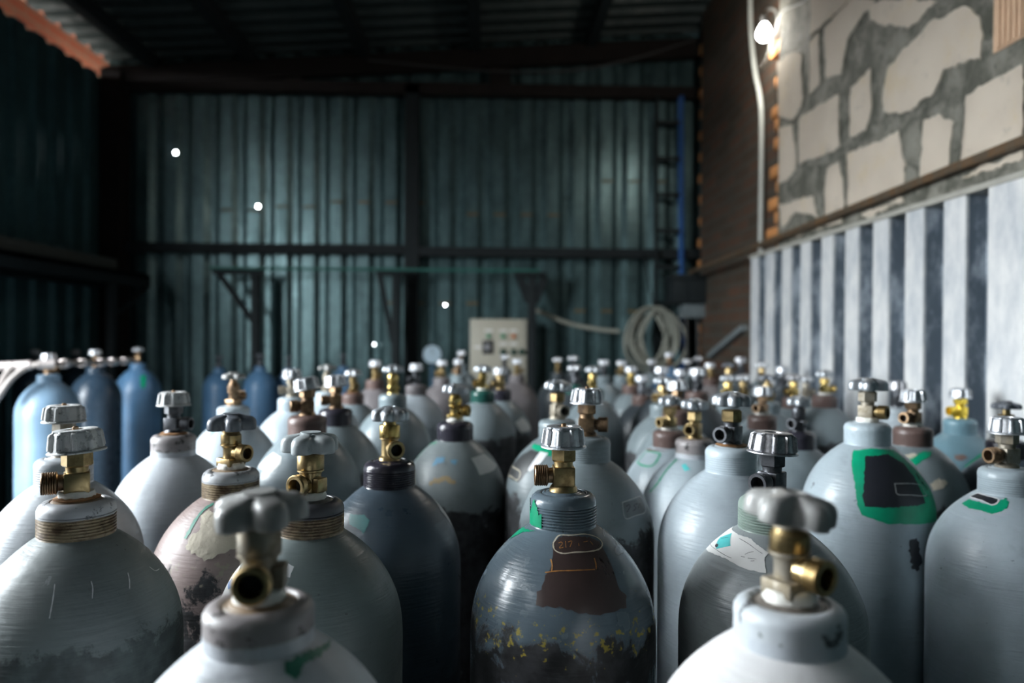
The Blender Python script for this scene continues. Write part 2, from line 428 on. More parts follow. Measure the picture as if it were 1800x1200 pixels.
# steel frame of the back wall
mb = MB(); mb.box(-2.80, YB - .20, 0, -2.66, YB - .045, ROOF(-2.7) - .11)
struct('column_corner', mb.mesh('column_corner'), M_STEELB)
mb = MB(); mb.box(-.63, YB - .13, 0, -.525, YB - .045, 3.46)
struct('column_middle', mb.mesh('column_middle'), M_STEEL)
mb = MB(); mb.box(-2.66, YB - .13, 3.385, 1.9, YB - .040, 3.47)
for x0, x1 in ((-1.51, -1.39), (-.01, .15)): mb.box(x0, YB - .12, 3.47, x1, YB - .040, ROOF(x0) - .13)
struct('beam_upper', mb.mesh('beam_upper'), M_STEELB)
mb = MB(); mb.box(-2.66, YB - .12, 2.205, -.63, YB - .036, 2.275).box(-.525, YB - .12, 2.195, 1.95, YB - .036, 2.262)
struct('beam_lower', mb.mesh('beam_lower'), M_STEEL)
mb = MB(); mb.box(1.62, YB - .3, 0, 1.78, YB - .1, 3.7)
struct('column_right', mb.mesh('column_right'), M_STEELB)

# neighbouring brick building, glimpsed between the left wall and the roof, with added sky blockers
def brick_plane(t, v, br):
    se = t.new('ShaderNodeSeparateXYZ'); cb = t.new('ShaderNodeCombineXYZ'); t.l.new(v, se.inputs[0])
    t.l.new(se.outputs['Y'], cb.inputs['X']); t.l.new(se.outputs['Z'], cb.inputs['Y']); t.l.new(cb.outputs[0], br.inputs['Vector'])
t = NT('sunlit_brick'); v = t.coords((1, 1, 1), False)
br = t.new('ShaderNodeTexBrick'); brick_plane(t, v, br)
br.inputs['Color1'].default_value = (.50, .17, .09, 1); br.inputs['Color2'].default_value = (.42, .14, .08, 1); br.inputs['Mortar'].default_value = (.40, .24, .15, 1)
br.inputs['Scale'].default_value = 1; br.inputs['Brick Width'].default_value = .25; br.inputs['Row Height'].default_value = .075; br.inputs['Mortar Size'].default_value = .01
mb = MB(); mb.box(-3.40, 2.4, 3.50, -3.15, 6.9, 4.2).box(-3.40, 2.4, 4.02, XL - .04, 6.9, 4.2).box(-3.40, 2.4, 2.2, XL - .04, 2.6, 4.2).box(XL - .05, 2.4, 3.645, XL + .02, 6.9, 4.2).box(-3.40, 6.8, 3.50, XL - .04, 6.9, 4.2)  # first box is the brick wall; the rest are added, unseen, against sky light
struct('wall_outside_and_sky_blockers', mb.mesh('wall_outside_and_sky_blockers', smooth=False), t.bsdf(br.outputs[0], .8))

# right wall: aerated concrete blocks with smeared mortar
BLOCKS = [[[3.572, 2.945], [3.422, 2.937], [3.295, 2.881], [3.279, 2.684], [3.303, 2.64], [3.383, 2.607], [3.552, 2.676]], [[3.219, 2.901], [3.124, 2.912], [3.108, 2.677], [3.208, 2.673]], [[3.07, 2.902], [2.873, 2.932], [2.658, 2.834], [2.782, 2.815], [2.87, 2.774], [2.915, 2.656], [3.055, 2.69]], [[2.698, 2.852], [2.28, 2.662], [2.436, 2.639], [2.541, 2.692], [2.598, 2.716], [2.697, 2.778]], [[2.429, 2.588], [2.309, 2.613], [2.141, 2.586], [2.07, 2.519], [2.075, 2.408], [2.247, 2.434], [2.299, 2.375], [2.465, 2.367], [2.6, 2.413], [2.576, 2.556]], [[2.006, 2.538], [1.908, 2.494], [1.906, 2.381], [1.993, 2.384], [2.016, 2.409]], [[3.32, 2.602], [2.938, 2.585], [2.924, 2.364], [3.316, 2.387]], [[2.835, 2.573], [2.694, 2.599], [2.679, 2.469], [2.723, 2.377], [2.84, 2.387]], [[2.35, 2.3], [2.274, 2.305], [2.203, 2.258], [2.22, 2.115], [2.378, 2.105]], [[2.137, 2.314], [2.038, 2.322], [1.905, 2.326], [1.903, 2.134], [2.16, 2.127]], [[3.551, 2.62], [3.383, 2.591], [3.346, 2.368], [3.443, 2.349], [3.545, 2.344]], [[2.862, 2.322], [2.499, 2.314], [2.456, 2.187], [2.461, 2.112], [2.858, 2.091]], [[3.032, 2.309], [2.933, 2.309], [2.917, 2.272], [2.881, 2.089], [3.054, 2.077], [3.046, 2.23]], [[3.543, 2.247], [3.344, 2.237], [3.165, 2.221], [3.124, 2.112], [3.343, 2.18], [3.506, 2.131]], [[2.747, 2.073], [2.461, 2.083], [2.46, 2.064], [2.684, 2.052]], [[2.159, 2.085], [1.902, 2.101], [1.902, 2.086], [2.133, 2.074]], [[3.54, 2.103], [2.904, 2.079], [2.904, 2.061], [3.505, 2.077]]]
M_MORTAR = None
t = NT('smeared_mortar'); v = t.coords((1, 1, 1), False); n = t.noise(v, 11, 8, .65, .5)
c = t.mix(t.rng(n, .40, .62), (.12, .12, .095), (.29, .28, .235)); c = t.mix(t.rng(t.noise(v, 40, 5), .6, .75), c, (.07, .075, .065))
t.bump(t.math('ADD', n, t.math('MULTIPLY', t.noise(v, 45, 5, .7), .4)), 1.0, .035); M_MORTAR = t.bsdf(c, .85)
t = NT('aerated_block'); v = t.coords((1, 1, 1), False)
c = t.mix(t.rng(t.noise(v, 4, 5), .3, .7), (.49, .425, .345), (.57, .50, .41)); c = t.mix(t.rng(t.noise(v, 5, 8, .7), .52, .70, 0, .7), c, (.52, .42, .27)); c = t.mix(t.rng(t.noise(v, 14, 8, .7), .58, .70, 0, .55), c, (.24, .23, .20))
t.bump(t.noise(v, 70, 4), .3, .003); M_BLOCK = t.bsdf(c, .85)
M_HOLLOW = plain('hollow_clay_brick', (.62, .42, .28), .8)
def ragged(poly, step, amp, rnd):
    out = []
    for i, p in enumerate(poly):
        q = poly[(i + 1) % len(poly)]; a, b = Vector(p), Vector(q); n = max(1, int((b - a).length / step))
        d = (b - a).normalized() if (b - a).length > 0 else Vector((1, 0)); nn = Vector((-d.y, d.x))
        for k in range(n):
            out.append(a.lerp(b, k / n) + nn * rnd.gauss(0, amp))
    return out
def block_wall():
    mb = MB(); rnd = random.Random(3)
    mb.mi = 0; mb.box(XR, 1.62, 0, XR + .2, 3.56, ROOF(XR) - .002)
    def slab(poly, mi, h):
        pts = ragged(ragged(poly, .05, .0045, rnd), .014, .0030, rnd); mb.mi = mi
        top = [mb._v((XR - h, p.x, p.y)) for p in pts]; bot = [mb._v((XR + .004, p.x, p.y)) for p in pts]
        f = mb.bm.faces.new(top); f.material_index = mi
        n = len(pts)
        for k in range(n): g = mb.bm.faces.new([top[k], top[(k + 1) % n], bot[(k + 1) % n], bot[k]]); g.material_index = mi
        bmesh.ops.triangulate(mb.bm, faces=[f], ngon_method='EAR_CLIP')
    for i, b in enumerate(BLOCKS):
        if i == 5:
            mb.mi = 2
            y = 1.905
            while y < 2.01:
                mb.box(XR - .010, y, 2.40, XR + .002, y + .013, 2.56, bevel=.002); y += .021
            mb.box(XR - .004, 1.90, 2.395, XR + .002, 2.02, 2.56)
        else: slab(b, 1, .003)
    for z in (1.50, 1.78):                                     # rows that go on below, behind the cladding
        y = 1.65
        while y < 2.9: slab([(y, z), (y + .55, z), (y + .55, z + .22), (y, z + .22)], 1, .007); y += .6
    for z in (2.12, 2.38, 2.64, 2.92, 3.2, 3.48):              # and on towards the camera and the roof
        y = 1.86; 
        while y > 2.2:
            slab([(y - .5, z), (y, z), (y, z + .22), (y - .5, z + .22)], 1, .007); y -= .55
        if z > 2.9:
            y = 1.9
            while y < 3.0: slab([(y, z), (y + .4, z), (y + .4, z + .22), (y, z + .22)], 1, .007); y += .45
    return mb
me = block_wall().mesh('wall_right', smooth=False)
o = struct('wall_right', me, M_MORTAR); me.materials.append(M_BLOCK); me.materials.append(M_HOLLOW)

mb = MB(); mb.box(XR - .01, YF, 0, XR + .2, 1.60, ROOF(XR) - .002)
struct('wall_right_near', mb.mesh('wall_right_near', smooth=False), plain('near_wall_dark', (.030, .052, .055), .8))

# brick stretch of the right wall, ragged toothed ends
t = NT('old_brick'); v = t.coords((1, 1, 1), False)
br = t.new('ShaderNodeTexBrick'); brick_plane(t, v, br)
br.inputs['Color1'].default_value = (.085, .040, .022, 1); br.inputs['Color2'].default_value = (.046, .030, .018, 1); br.inputs['Mortar'].default_value = (.058, .053, .040, 1)
br.inputs['Scale'].default_value = 1; br.inputs['Brick Width'].default_value = .25; br.inputs['Row Height'].default_value = .077; br.inputs['Mortar Size'].default_value = .012; br.inputs['Mortar Smooth'].default_value = .4
n = t.noise(v, 5, 6, .7)
c = t.mix(t.rng(n, .45, .7, 0, .7), br.outputs[0], (.040, .037, .028)); t.bump(t.math('ADD', br.outputs['Fac'], t.noise(v, 40, 4)), .6, .006)
M_BRICK = t.bsdf(c, .9)
M_TOOTH = plain('lit_broken_brick', (.55, .24, .08), .85, var=.4, scale=25, bump=.6, bdist=.008)  # much lighter than the wall brick: light on the ends put into the colour
mb = MB(); mb.box(XB, 3.5, 0, XB + .2, 5.22, ROOF(XB) - .002)
rnd = random.Random(5); z = .02; k = 0
while z < 3.75:
    mb.mi = 1
    e = 5.22 + (.09 if k % 2 else .02) + rnd.uniform(-.02, .02)
    mb.box(XB + .004, 5.2, z, XB + .19, e, z + .062, bevel=.006)
    if z < 3.1: mb.box(XR + .02 + rnd.uniform(0, .03), 3.555, z, XB + .02, 3.66 + (.09 if k % 2 else .02) + rnd.uniform(-.02, .03), z + .060, bevel=.008)
    z += .077; k += 1
me = mb.mesh('wall_right_brick'); o = struct('wall_right_brick', me, M_BRICK); me.materials.append(M_TOOTH)
mb = MB(); mb.box(1.9, 5.0, 0, 2.0, 5.6, 3.9)
struct('wall_right_end', mb.mesh('wall_right_end', smooth=False), M_STEELB)

# zinc cladding along the lower right wall
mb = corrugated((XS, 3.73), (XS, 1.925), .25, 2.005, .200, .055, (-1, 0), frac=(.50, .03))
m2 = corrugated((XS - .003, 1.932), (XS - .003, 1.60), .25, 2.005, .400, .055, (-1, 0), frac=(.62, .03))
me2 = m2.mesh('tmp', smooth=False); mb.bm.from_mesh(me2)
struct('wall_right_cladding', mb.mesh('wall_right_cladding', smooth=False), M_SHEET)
mb = MB(); mb.box(XS - .062, 1.60, 2.005, XR + .02, 3.74, 2.022)
struct('trim_1', mb.mesh('trim_1', smooth=False), plain('cement_ledge', (.34, .33, .29), .8))

# ------------------------------------------------------------------ fittings on the walls
M_CONDUIT = plain('white_conduit', (.55, .57, .53), .5, var=.1)
M_WIRE = plain('pale_wire', (.45, .45, .42), .6)
M_DWIRE = plain('dark_wire', (.04, .04, .04), .6)
mb = MB(); mb.bar((XR - .037, 5.0, 2.045), (XR - .016, .9, 2.137), .022, .026)
tag(link('steel_bar', mb.mesh('steel_bar'), metal('rusty_bar', (.10, .075, .05), .5, (.16, .08, .03), .7, 20, .3, .3)), 'long dark steel bar running along the block wall above the cladding', 'bar')
mb = MB(); mb.tube(smooth_path([(1.47, 3.98, 2.03), (1.468, 3.97, 2.3), (1.468, 3.97, 2.75), (1.468, 4.0, 2.92), (1.475, 4.1, 3.1), (1.485, 4.2, 3.4), (1.485, 4.22, 3.88)], 5), .012, 10)
tag(link('conduit_pipe', mb.mesh('conduit_pipe'), M_CONDUIT), 'white vertical conduit pipe at the brick end of the right wall', 'pipe')

LX, LY, LZ = 1.385, 3.72, 3.145
lamp = empty('bulb_lamp', (LX, LY, LZ), 'bare glowing white light bulb on a white wire high on the right wall', 'lamp')
t = NT('glowing_bulb'); t.p.inputs['Emission Color'].default_value = (.95, .98, 1, 1); t.p.inputs['Emission Strength'].default_value = 40
mb = MB(); mb.lathe([(0, -.037), (.016, -.035), (.030, -.024), (.037, -.006), (.036, .010), (.028, .028), (.018, .044), (.0145, .055)], 24)
link('bulb', mb.mesh('bulb'), t.bsdf((.9, .9, .9), .4), lamp)
mb = MB(); mb.lathe([(.0165, .050), (.0175, .056), (.0175, .088), (.012, .094), (.006, .098)], 20)
link('bulb_holder', mb.mesh('bulb_holder'), M_DWIRE, lamp)
mb = MB(); mb.tube(smooth_path([(0, 0, .095), (.02, .0, .125), (.05, -.03, .10), (.055, -.055, .0), (.03, -.05, -.06), (.0, -.03, -.145), (-.005, .03, -.165), (.02, .055, -.14), (.05, .06, -.08), (.06, .06, .02)], 6), .0075, 8)
link('looped_wire', mb.mesh('looped_wire'), plain('loop_wire', (.22, .22, .20), .6), lamp)
pl = bpy.data.lights.new('bulb_light', 'POINT'); pl.energy = 14; pl.color = (1, .95, .86); pl.shadow_soft_size = .037
lo = bpy.data.objects.new('bulb_light', pl); COL.objects.link(lo); lo.parent = lamp; lo.location = (-.055, 0, -.02)
mb = MB(); mb.tube(smooth_path([(1.445, 3.74, 3.15), (1.39, 3.50, 3.16), (1.385, 3.2, 3.09), (1.385, 2.8, 3.12), (1.38, 2.2, 3.2)], 5), .004, 6)
tag(link('lamp_wire', mb.mesh('lamp_wire'), M_WIRE), 'thin wire strung along the top of the right wall from the bulb', 'wire')
mb = MB(); mb.tube(smooth_path([(-.9, YB - .17, 3.61), (-.1, YB - .17, 3.55), (.5, YB - .17, 3.55), (1.0, YB - .17, 3.64), (1.5, YB - .17, 3.80)], 5), .007, 6)
tag(link('roof_cable', mb.mesh('roof_cable'), M_DWIRE), 'dark cable sagging below the roof along the back wall', 'cable')

# control panel on the back wall
cp = empty('control_panel', (.07, YB - .05, 1.20), 'beige control panel with round buttons on the back metal wall', 'control panel')
M_BEIGE = plain('beige_enamel', (.46, .44, .36), .5, var=.06)
mb = MB(); mb.box(-.21, -.20, 0, .21, 0, .53, bevel=.008); link('cabinet', mb.mesh('cabinet'), M_BEIGE, cp)
mb = MB(); mb.box(-.200, -.214, .01, .200, -.2005, .52, bevel=.004)
dr = link('door', mb.mesh('door'), M_BEIGE, cp)
mb = MB(); mb.lathe([(.012, 0), (.012, .012), (.008, .014)], 12, Matrix.Translation((.17, -.214, .12)) @ Matrix.Rotation(rad(90), 4, 'X')); link('door_lock', mb.mesh('door_lock'), HM['darkalu'], dr)
mb = MB(); mb.box(-.118, -.225, .275, -.040, -.2145, .375, bevel=.004); sw = link('rotary_switch', mb.mesh('rotary_switch'), M_DWIRE, cp, rot=(0, 0, 0))
mb = MB(); mb.lathe([(.022, .225), (.020, .245), (.0, .247)], 18, Matrix.Translation((-.079, 0, .325)) @ Matrix.Rotation(rad(90), 4, 'X')); link('switch_knob', mb.mesh('switch_knob'), HM['darkalu'], sw)
def knob(x, z, r, mat, nm):
    mb = MB(); mb.lathe([(r * 1.25, 0), (r * 1.25, .006), (r, .008), (r * .95, .022), (0, .024)], 18, Matrix.Translation((x, -.214, z)) @ Matrix.Rotation(rad(90), 4, 'X'))
    return link(nm, mb.mesh(nm), mat, cp)
M_BG = plain('black_green_button', (.012, .05, .035), .35); M_GL = plain('green_lens', (.05, .30, .17), .3); M_RL = plain('orange_lens', (.60, .18, .06), .3)
for x in (.03, .105, .165): knob(x, .292, .019, M_BG, 'push_button')
for x, m in ((-.075, M_GL), (.03, M_GL), (.105, M_RL)): knob(x, .405, .013, m, 'indicator_light')
for x, z in ((-.075, .445), (.03, .445), (.105, .445), (-.15, .325), (.03, .35), (.105, .35)):
    mb = MB(); mb.box(x - .028, -.216, z - .009, x + .028, -.2142, z + .009); link('name_plate', mb.mesh('name_plate', smooth=False), DEC['paper'], cp)
mb = MB(); mb.tube(smooth_path([(.30, YB - .15, 1.86), (.34, YB - .15, 1.80), (.60, YB - .13, 1.70), (.80, YB - .20, 1.66), (.948, YB - .24, 1.645)], 6), .016, 8)
M_HOSE = plain('grey_green_hose', (.26, .27, .23), .6, var=.15)
tag(link('hose', mb.mesh('hose'), M_HOSE), 'grey hose sagging between control panel and coiled hose', 'hose')
# hose coil hanging on the back wall
coil = empty('hose_coil', (1.19, YB - .225, 1.60), 'large coil of pale grey hose hanging on the back wall', 'hose')
rnd = random.Random(11)
for i in range(13):
    pts = []; rx = rnd.uniform(.08, .225); rz = rnd.uniform(.19, .235); ph = rnd.uniform(-.28, .28); yo = -.0065 * i
    for k in range(26):
        a = 2 * math.pi * k / 26
        x = rx * math.cos(a) * (1 - .12 * math.sin(a)); z = rz * math.sin(a) - (rz - .225)
        pts.append((x * math.cos(ph) - z * math.sin(ph), yo + .012 * math.sin(2 * a + i), x * math.sin(ph) + z * math.cos(ph)))
    mb = MB(); mb.tube(pts, .0105, 8, closed=True); link('hose_loop', mb.mesh('hose_loop'), M_HOSE, coil)
mb = MB(); mb.tube([(-.05, .10, .62), (-.05, .05, .60), (0, .0, .26), (0, -.08, .232), (0, -.09, .26)], .006, 8); link('hook', mb.mesh('hook'), M_STEEL, coil)
# dark switch box in the corner with a bracket under it
bx = empty('switch_box', (1.44, YB - .33, 1.84), 'dark metal box on the back wall right of the hose coil', 'box')
mb = MB(); mb.box(-.18, -.20, 0, .179, 0, .18, bevel=.01).box(-.185, -.215, .165, .165, 0, .20, bevel=.006); link('case', mb.mesh('case'), M_STEEL, bx)
mb = MB(); mb.box(-.09, -.17, -.10, .14, -.02, -.002, bevel=.005); link('terminal_cover', mb.mesh('terminal_cover'), plain('grey_cover', (.13, .16, .17), .5), bx)
for x in (-.05, .03, .10):
    mb = MB(); mb.tube([(x, -.09, -.10), (x + .01, -.08, -.4), (x, -.05, -.9)], .010, 8); link('cable', mb.mesh('cable'), M_DWIRE, bx)
# ladder
lad = empty('ladder', (1.33, YB - .165, 0), 'metal ladder with one blue rail standing at the back wall', 'ladder')
M_BLUE = plain('blue_rail', (.02, .085, .26), .45)
mb = MB(); mb.bar((.115, 0, 0), (.085, .04, 3.40), .026, .04); link('rail', mb.mesh('rail'), M_BLUE, lad)['label'] = 'blue rail'
mb = MB(); mb.bar((-.095, 0, 0), (-.095, .04, 3.40), .022, .04); link('rail', mb.mesh('rail'), M_STEEL, lad)
z = .25
while z < 3.35:
    mb = MB(); mb.bar((-.085, .0 + .012 * z, z), (.088, .012 * z, z), .020, .030); link('rung', mb.mesh('rung'), M_STEEL, lad); z += .268

# gauge on a stand pipe
gg = empty('pressure_gauge', (-.405, YB - .32, 0), 'round blue white pressure gauge dial at the back, left of control panel', 'gauge')
gm = Matrix.Translation((0, 0, 1.474)) @ Matrix.Rotation(rad(90), 4, 'X')
mb = MB(); mb.lathe([(.060, -.03), (.072, -.026), (.074, .01), (.070, .016), (.066, .014), (.066, .010), (0, .010)], 36, gm); link('case', mb.mesh('case'), M_STEEL, gg)
mb = MB(); mb.lathe([(.0655, .0105), (0, .0112)], 36, gm); dl = link('dial', mb.mesh('dial'), plain('dial_white', (.40, .52, .60), .4, var=.05), gg)
mb = MB(); mb.box(-.002, -.014, 1.474, .002, -.012, 1.52); link('needle', mb.mesh('needle'), M_DWIRE, dl)
mb = MB(); mb.tube([(0, .012, 0), (0, .012, 1.41)], .016, 10).box(-.09, -.08, 0, .09, .10, .012); link('stand_pipe', mb.mesh('stand_pipe'), plain('blue_stand', (.04, .10, .16), .5), gg)

# pipe stands with braces and a green pipe on top
for i, (x, lab, top) in enumerate(((-1.655, 'left one of three dark braced pipe stands at the back wall', -.02), (-.665, 'middle dark braced pipe stand at the back wall', -.02), (.305, 'right dark pipe stand with flat head above the control panel', -.03))):
    s = empty('pipe_stand', (x, YB - .30, 0), lab, 'pipe stand', 'pipe stands at the back wall')
    mb = MB(); mb.box(-.028, -.03, 0, .028, .03, 2.03, bevel=.004); link('post', mb.mesh('post'), M_STEEL, s)
    if i < 2:
        mb = MB(); mb.bar((-.27 if i == 0 else -.12, 0, 2.05), (-.02, 0, 1.70 if i == 0 else 1.55), .036, .036); link('brace', mb.mesh('brace'), M_STEEL, s)
        mb = MB(); mb.box(-.30 if i == 0 else -.14, -.03, 2.031, .06, .03, 2.062, bevel=.004); link('arm', mb.mesh('arm'), M_STEEL, s)
    else:
        mb = MB(); mb.box(-.13, -.05, 2.0305, .10, .05, 2.062, bevel=.004).bar((.09, 0, 2.03), (.02, 0, 1.85), .04, .06).bar((-.09, 0, 2.03), (-.02, 0, 1.85), .04, .06); link('head_plate', mb.mesh('head_plate'), M_STEEL, s)
mb = MB(); mb.tube([(-1.98, YB - .30, 2.075), (.36, YB - .30, 2.075)], .012, 10)
tag(link('green_pipe', mb.mesh('green_pipe'), plain('green_pipe_paint', (.02, .12, .10), .5)), 'thin green gas pipe lying across the dark pipe stands', 'pipe')
# steel shelf along the left wall
sh = empty('steel_shelf', (XL + .30, 4.4, 0), 'dark steel shelf frame along the left wall with braced post', 'shelf')
mb = MB(); mb.box(-.25, -1.2, 1.99, .12, .92, 2.02).box(.08, -1.2, 1.93, .12, .92, 2.02, bevel=.004).box(-.25, -1.2, 1.93, -.21, .92, 2.02); link('shelf_frame', mb.mesh('shelf_frame', smooth=False), M_STEEL, sh)
for y in (-.9, .42):
    mb = MB(); mb.box(.075, y - .03, 0, .125, y + .03, 1.93, bevel=.003); link('post', mb.mesh('post'), M_STEEL, sh)
mb = MB(); mb.bar((.10, .43, 1.72), (.10, .90, 1.93), .03, .03); link('brace', mb.mesh('brace'), M_STEEL, sh)
mb = MB(); mb.box(-.22, -1.1, 2.021, .05, .6, 2.10, bevel=.01)
tag(link('timber_plank', mb.mesh('timber_plank'), plain('dark_timber', (.05, .055, .05), .8), sh.parent, (XL + .30, 4.4, 0)), 'dark timber plank lying on the steel shelf by the left wall', 'plank')
# strut leaning in the right back corner
mb = MB(); mb.bar((XB - .020, 4.90, 1.48), (XB - .020, 4.25, 1.66), .05, .035)
tag(link('grey_strut', mb.mesh('grey_strut'), plain('grey_strut_paint', (.16, .19, .20), .5)), 'slanting grey strut fixed to the brick wall beyond the cladding', 'strut')

M_PIPE = metal('worn_copper_pipe', (.55, .46, .42), .42, (.25, .18, .15), .5, 30, .1, .6)
M_FIT = metal('pale_fitting', (.80, .72, .70), .35, (.4, .34, .32), .4, 40, .1, .6)
mani = empty('filling_manifold', (-1.647, 2.73, 1.488), 'pale metal filling pipe with fittings linking three cylinders at the left rear', 'pipe')
def ml(p): return tuple(Vector(p) - Vector(mani.location))
MP = [(-2.784, 2.68, 1.49), (-1.828, 2.7, 1.479), (-1.647, 2.73, 1.488), (-1.573, 2.76, 1.492), (-1.748, 3.4, 1.475), (-1.77, 3.77, 1.471)]
mb = MB(); mb.tube([ml(p) for p in MP], .011, 10); link('pipe', mb.mesh('pipe'), M_PIPE, mani)
for f_ in (.30, .36, .50, .62, .70, .80, .86, .93):
    k = f_ * (len(MP) - 1); i = int(k); a_, b_ = Vector(ml(MP[i])), Vector(ml(MP[min(i + 1, len(MP) - 1)])); c_ = a_.lerp(b_, k - i); d_ = (b_ - a_).normalized() * .028
    mb = MB(); mb.tube([c_ - d_, c_ - d_ * .9, c_ + d_ * .9, c_ + d_], [.012, .0175, .0175, .012], 12); link('fitting', mb.mesh('fitting'), M_FIT, mani)
for pts in [[(-1.623, 2.73, 1.491), (-1.671, 2.72, 1.478), (-1.713, 2.7, 1.434), (-1.751, 2.68, 1.361)], [(-1.711, 2.71, 1.483), (-1.729, 2.7, 1.451), (-1.754, 2.69, 1.39)]]:
    mb = MB(); mb.tube([ml(p) for p in smooth_path(pts, 6)], .011, 8); link('branch_hose', mb.mesh('branch_hose'), plain('pinkish_hose', (.34, .30, .28), .5), mani)

# ------------------------------------------------------------------ gas cylinders
HEAD = .120                      # handwheel top to neck base
PROF = [(.038, 0), (.0465, -.0055), (.060, -.0165), (.075, -.0315), (.088, -.049), (.098, -.068), (.1045, -.086), (.1083, -.106), (.1095, -.126), (.1095, -.150)]
def fine_profile():
    P = smooth_path([(r, 0, z) for r, z in PROF], 5)
    return [(p.x, p.z) for p in P]
FP = fine_profile()
FS = [0]
for (r0, z0), (r1, z1) in zip(FP, FP[1:]): FS.append(FS[-1] + math.hypot(r1 - r0, z1 - z0))
def on_profile(s):
    """arc length from the neck base -> r, z, outward normal"""
    if s >= FS[-1]: return FP[-1][0], FP[-1][1] - (s - FS[-1]), (1, 0)
    if s <= 0: s = 0
    for i in range(len(FS) - 1):
        if s <= FS[i + 1]:
            t = (s - FS[i]) / (FS[i + 1] - FS[i]); (r0, z0), (r1, z1) = FP[i], FP[i + 1]
            d = Vector((r1 - r0, z1 - z0)).normalized()
            return r0 + (r1 - r0) * t, z0 + (z1 - z0) * t, (-d.y, d.x)
def body_mesh(H, n):
    h = H - HEAD
    prof = [(.030, .002)] + FP[:] + [(.1095, -.3), (.1095, -.6), (.1095, -h + .012), (.106, -h + .003), (.100, -h), (0, -h)]
    mb = MB(); mb.lathe(prof, n, cap0=True, cap1=False); return mb.mesh('body', 50)
def neck_mesh(kind, n=64):
    """screwed-on neck ring, z 0 .. .042"""
    p = [(.0392, -.0015)]
    amp = {'thread': .0009, 'soft': .0004, 'smooth': 0.0}[kind]
    top = .026
    if amp:
        k = 7
        for i in range(k):
            z = .001 + (top - .001) * i / k; dz = (top - .001) / k
            p += [(.0385, z), (.0385 + amp, z + dz * .30), (.0385 + amp, z + dz * .55), (.0385 - amp * .7, z + dz * .78)]
    else: p += [(.0392, .003), (.0388, .02)]
    p += [(.0392, top), (.0390, .031), (.0372, .0355), (.0335, .0390), (.0290, .0405)]
    p += [(.0270, .0402), (.0262, .0388), (.0250, .0400), (.0225, .0412), (.0215, .0402), (.0205, .0414), (.0172, .042)] if kind != 'smooth' else [(.0282, .0400), (.0270, .0375), (.0255, .0370), (.0240, .0388), (.0222, .0388), (.0210, .0405), (.0172, .042)]
    p += [(0, .042)]
    mb = MB(); mb.lathe([(r, z * (.714 if kind == 'smooth' else .94) if z > 0 else z) for r, z in p], n, cap0=True); return mb.mesh('neck_ring', 40)
NECK = {k: neck_mesh(k) for k in ('thread', 'soft', 'smooth')}

def cup_mesh(ribs=9, wide=1.0):
    """fluted bell handwheel, z 0 (rim) .. .033"""
    mb = MB(); n = ribs * 14; rings = []
    def ring(f): rings.append([mb._v((f(k)[0] * math.cos(2 * math.pi * k / n), f(k)[0] * math.sin(2 * math.pi * k / n), f(k)[1])) for k in range(n)])
    def rib(k):
        u = (k / n * ribs) % 1; d = min(u, 1 - u)
        return max(0, min(1, (.20 - d) / .07))
    W = .0270 * wide
    for r, z in ((.012, .004), (.0215, .003), (.0250, .0008), (W, 0), (W + .0002, .0012), (W - .0005, .0026)): ring(lambda k, r=r, z=z: (r, z))
    for q, a in ((.0040, .25), (.0060, .95), (.012, 1), (.020, 1), (.0255, 1), (.0285, .9), (.0305, .45)):
        rr = W - .0018 - (q - .003) * .115 - (.0012 if q > .030 else 0)
        ring(lambda k, a=a, q=q, rr=rr: (rr - .0022 + .0042 * a * rib(k), q))
    for r, z in ((.0205 * wide, .0322), (.0190 * wide, .0330), (.0120, .0332), (.0105, .0326), (.0098, .0290), (0, .0285)): ring(lambda k, r=r, z=z: (max(r, .0003), z))
    mb.skin(rings, True, True); return mb.mesh('handwheel', 38)
def lobed_mesh(lobes, R, rl, disc, h, hub=.0, crown=.004, hole=True, phase=0):
    """lobed handwheel: disc with round knobs on its edge"""
    mb = MB(); n = lobes * 18; rings = []
    def rad_(a):
        best = disc
        for j in range(lobes):
            t = a - 2 * math.pi * j / lobes - phase; c = R - rl; s = c * math.sin(t); q = rl * rl - s * s
            if math.cos(t) > 0 and q > 0: best = max(best, c * math.cos(t) + math.sqrt(q))
        return best
    base = [rad_(2 * math.pi * k / n) for k in range(n)]
    base = [(base[k - 1] + 2 * base[k] + base[(k + 1) % n]) / 4 for k in range(n)]
    def ring(ins, z, f=1): rings.append([mb._v((max(.001, (b * f - ins)) * math.cos(2 * math.pi * k / n), max(.001, (b * f - ins)) * math.sin(2 * math.pi * k / n), z)) for k, b in enumerate(base)])
    ring(.006, .001); ring(.002, 0); ring(.0006, .0008); ring(0, .003); ring(0, h * .50); ring(.0006, h * .66); ring(.0022, h * .80); ring(.0048, h * .91); ring(.0085, h * .98, .98)
    mean = sum(base) / n
    for f, z in ((.50, h + crown * .4), (.40, h + crown * .7)): rings.append([mb._v((mean * f * math.cos(2 * math.pi * k / n), mean * f * math.sin(2 * math.pi * k / n), z)) for k in range(n)])
    tail = ((.0095, h + crown * .8), (.0080, h + crown * .7), (.0075, h - .003), (.0004, h - .0035)) if hole else ((.012, h + crown), (.0004, h + crown))
    for r, z in tail: rings.append([mb._v((r * math.cos(2 * math.pi * k / n), r * math.sin(2 * math.pi * k / n), z)) for k in range(n)])
    mb.skin(rings, True, True); return mb.mesh('handwheel', 50)
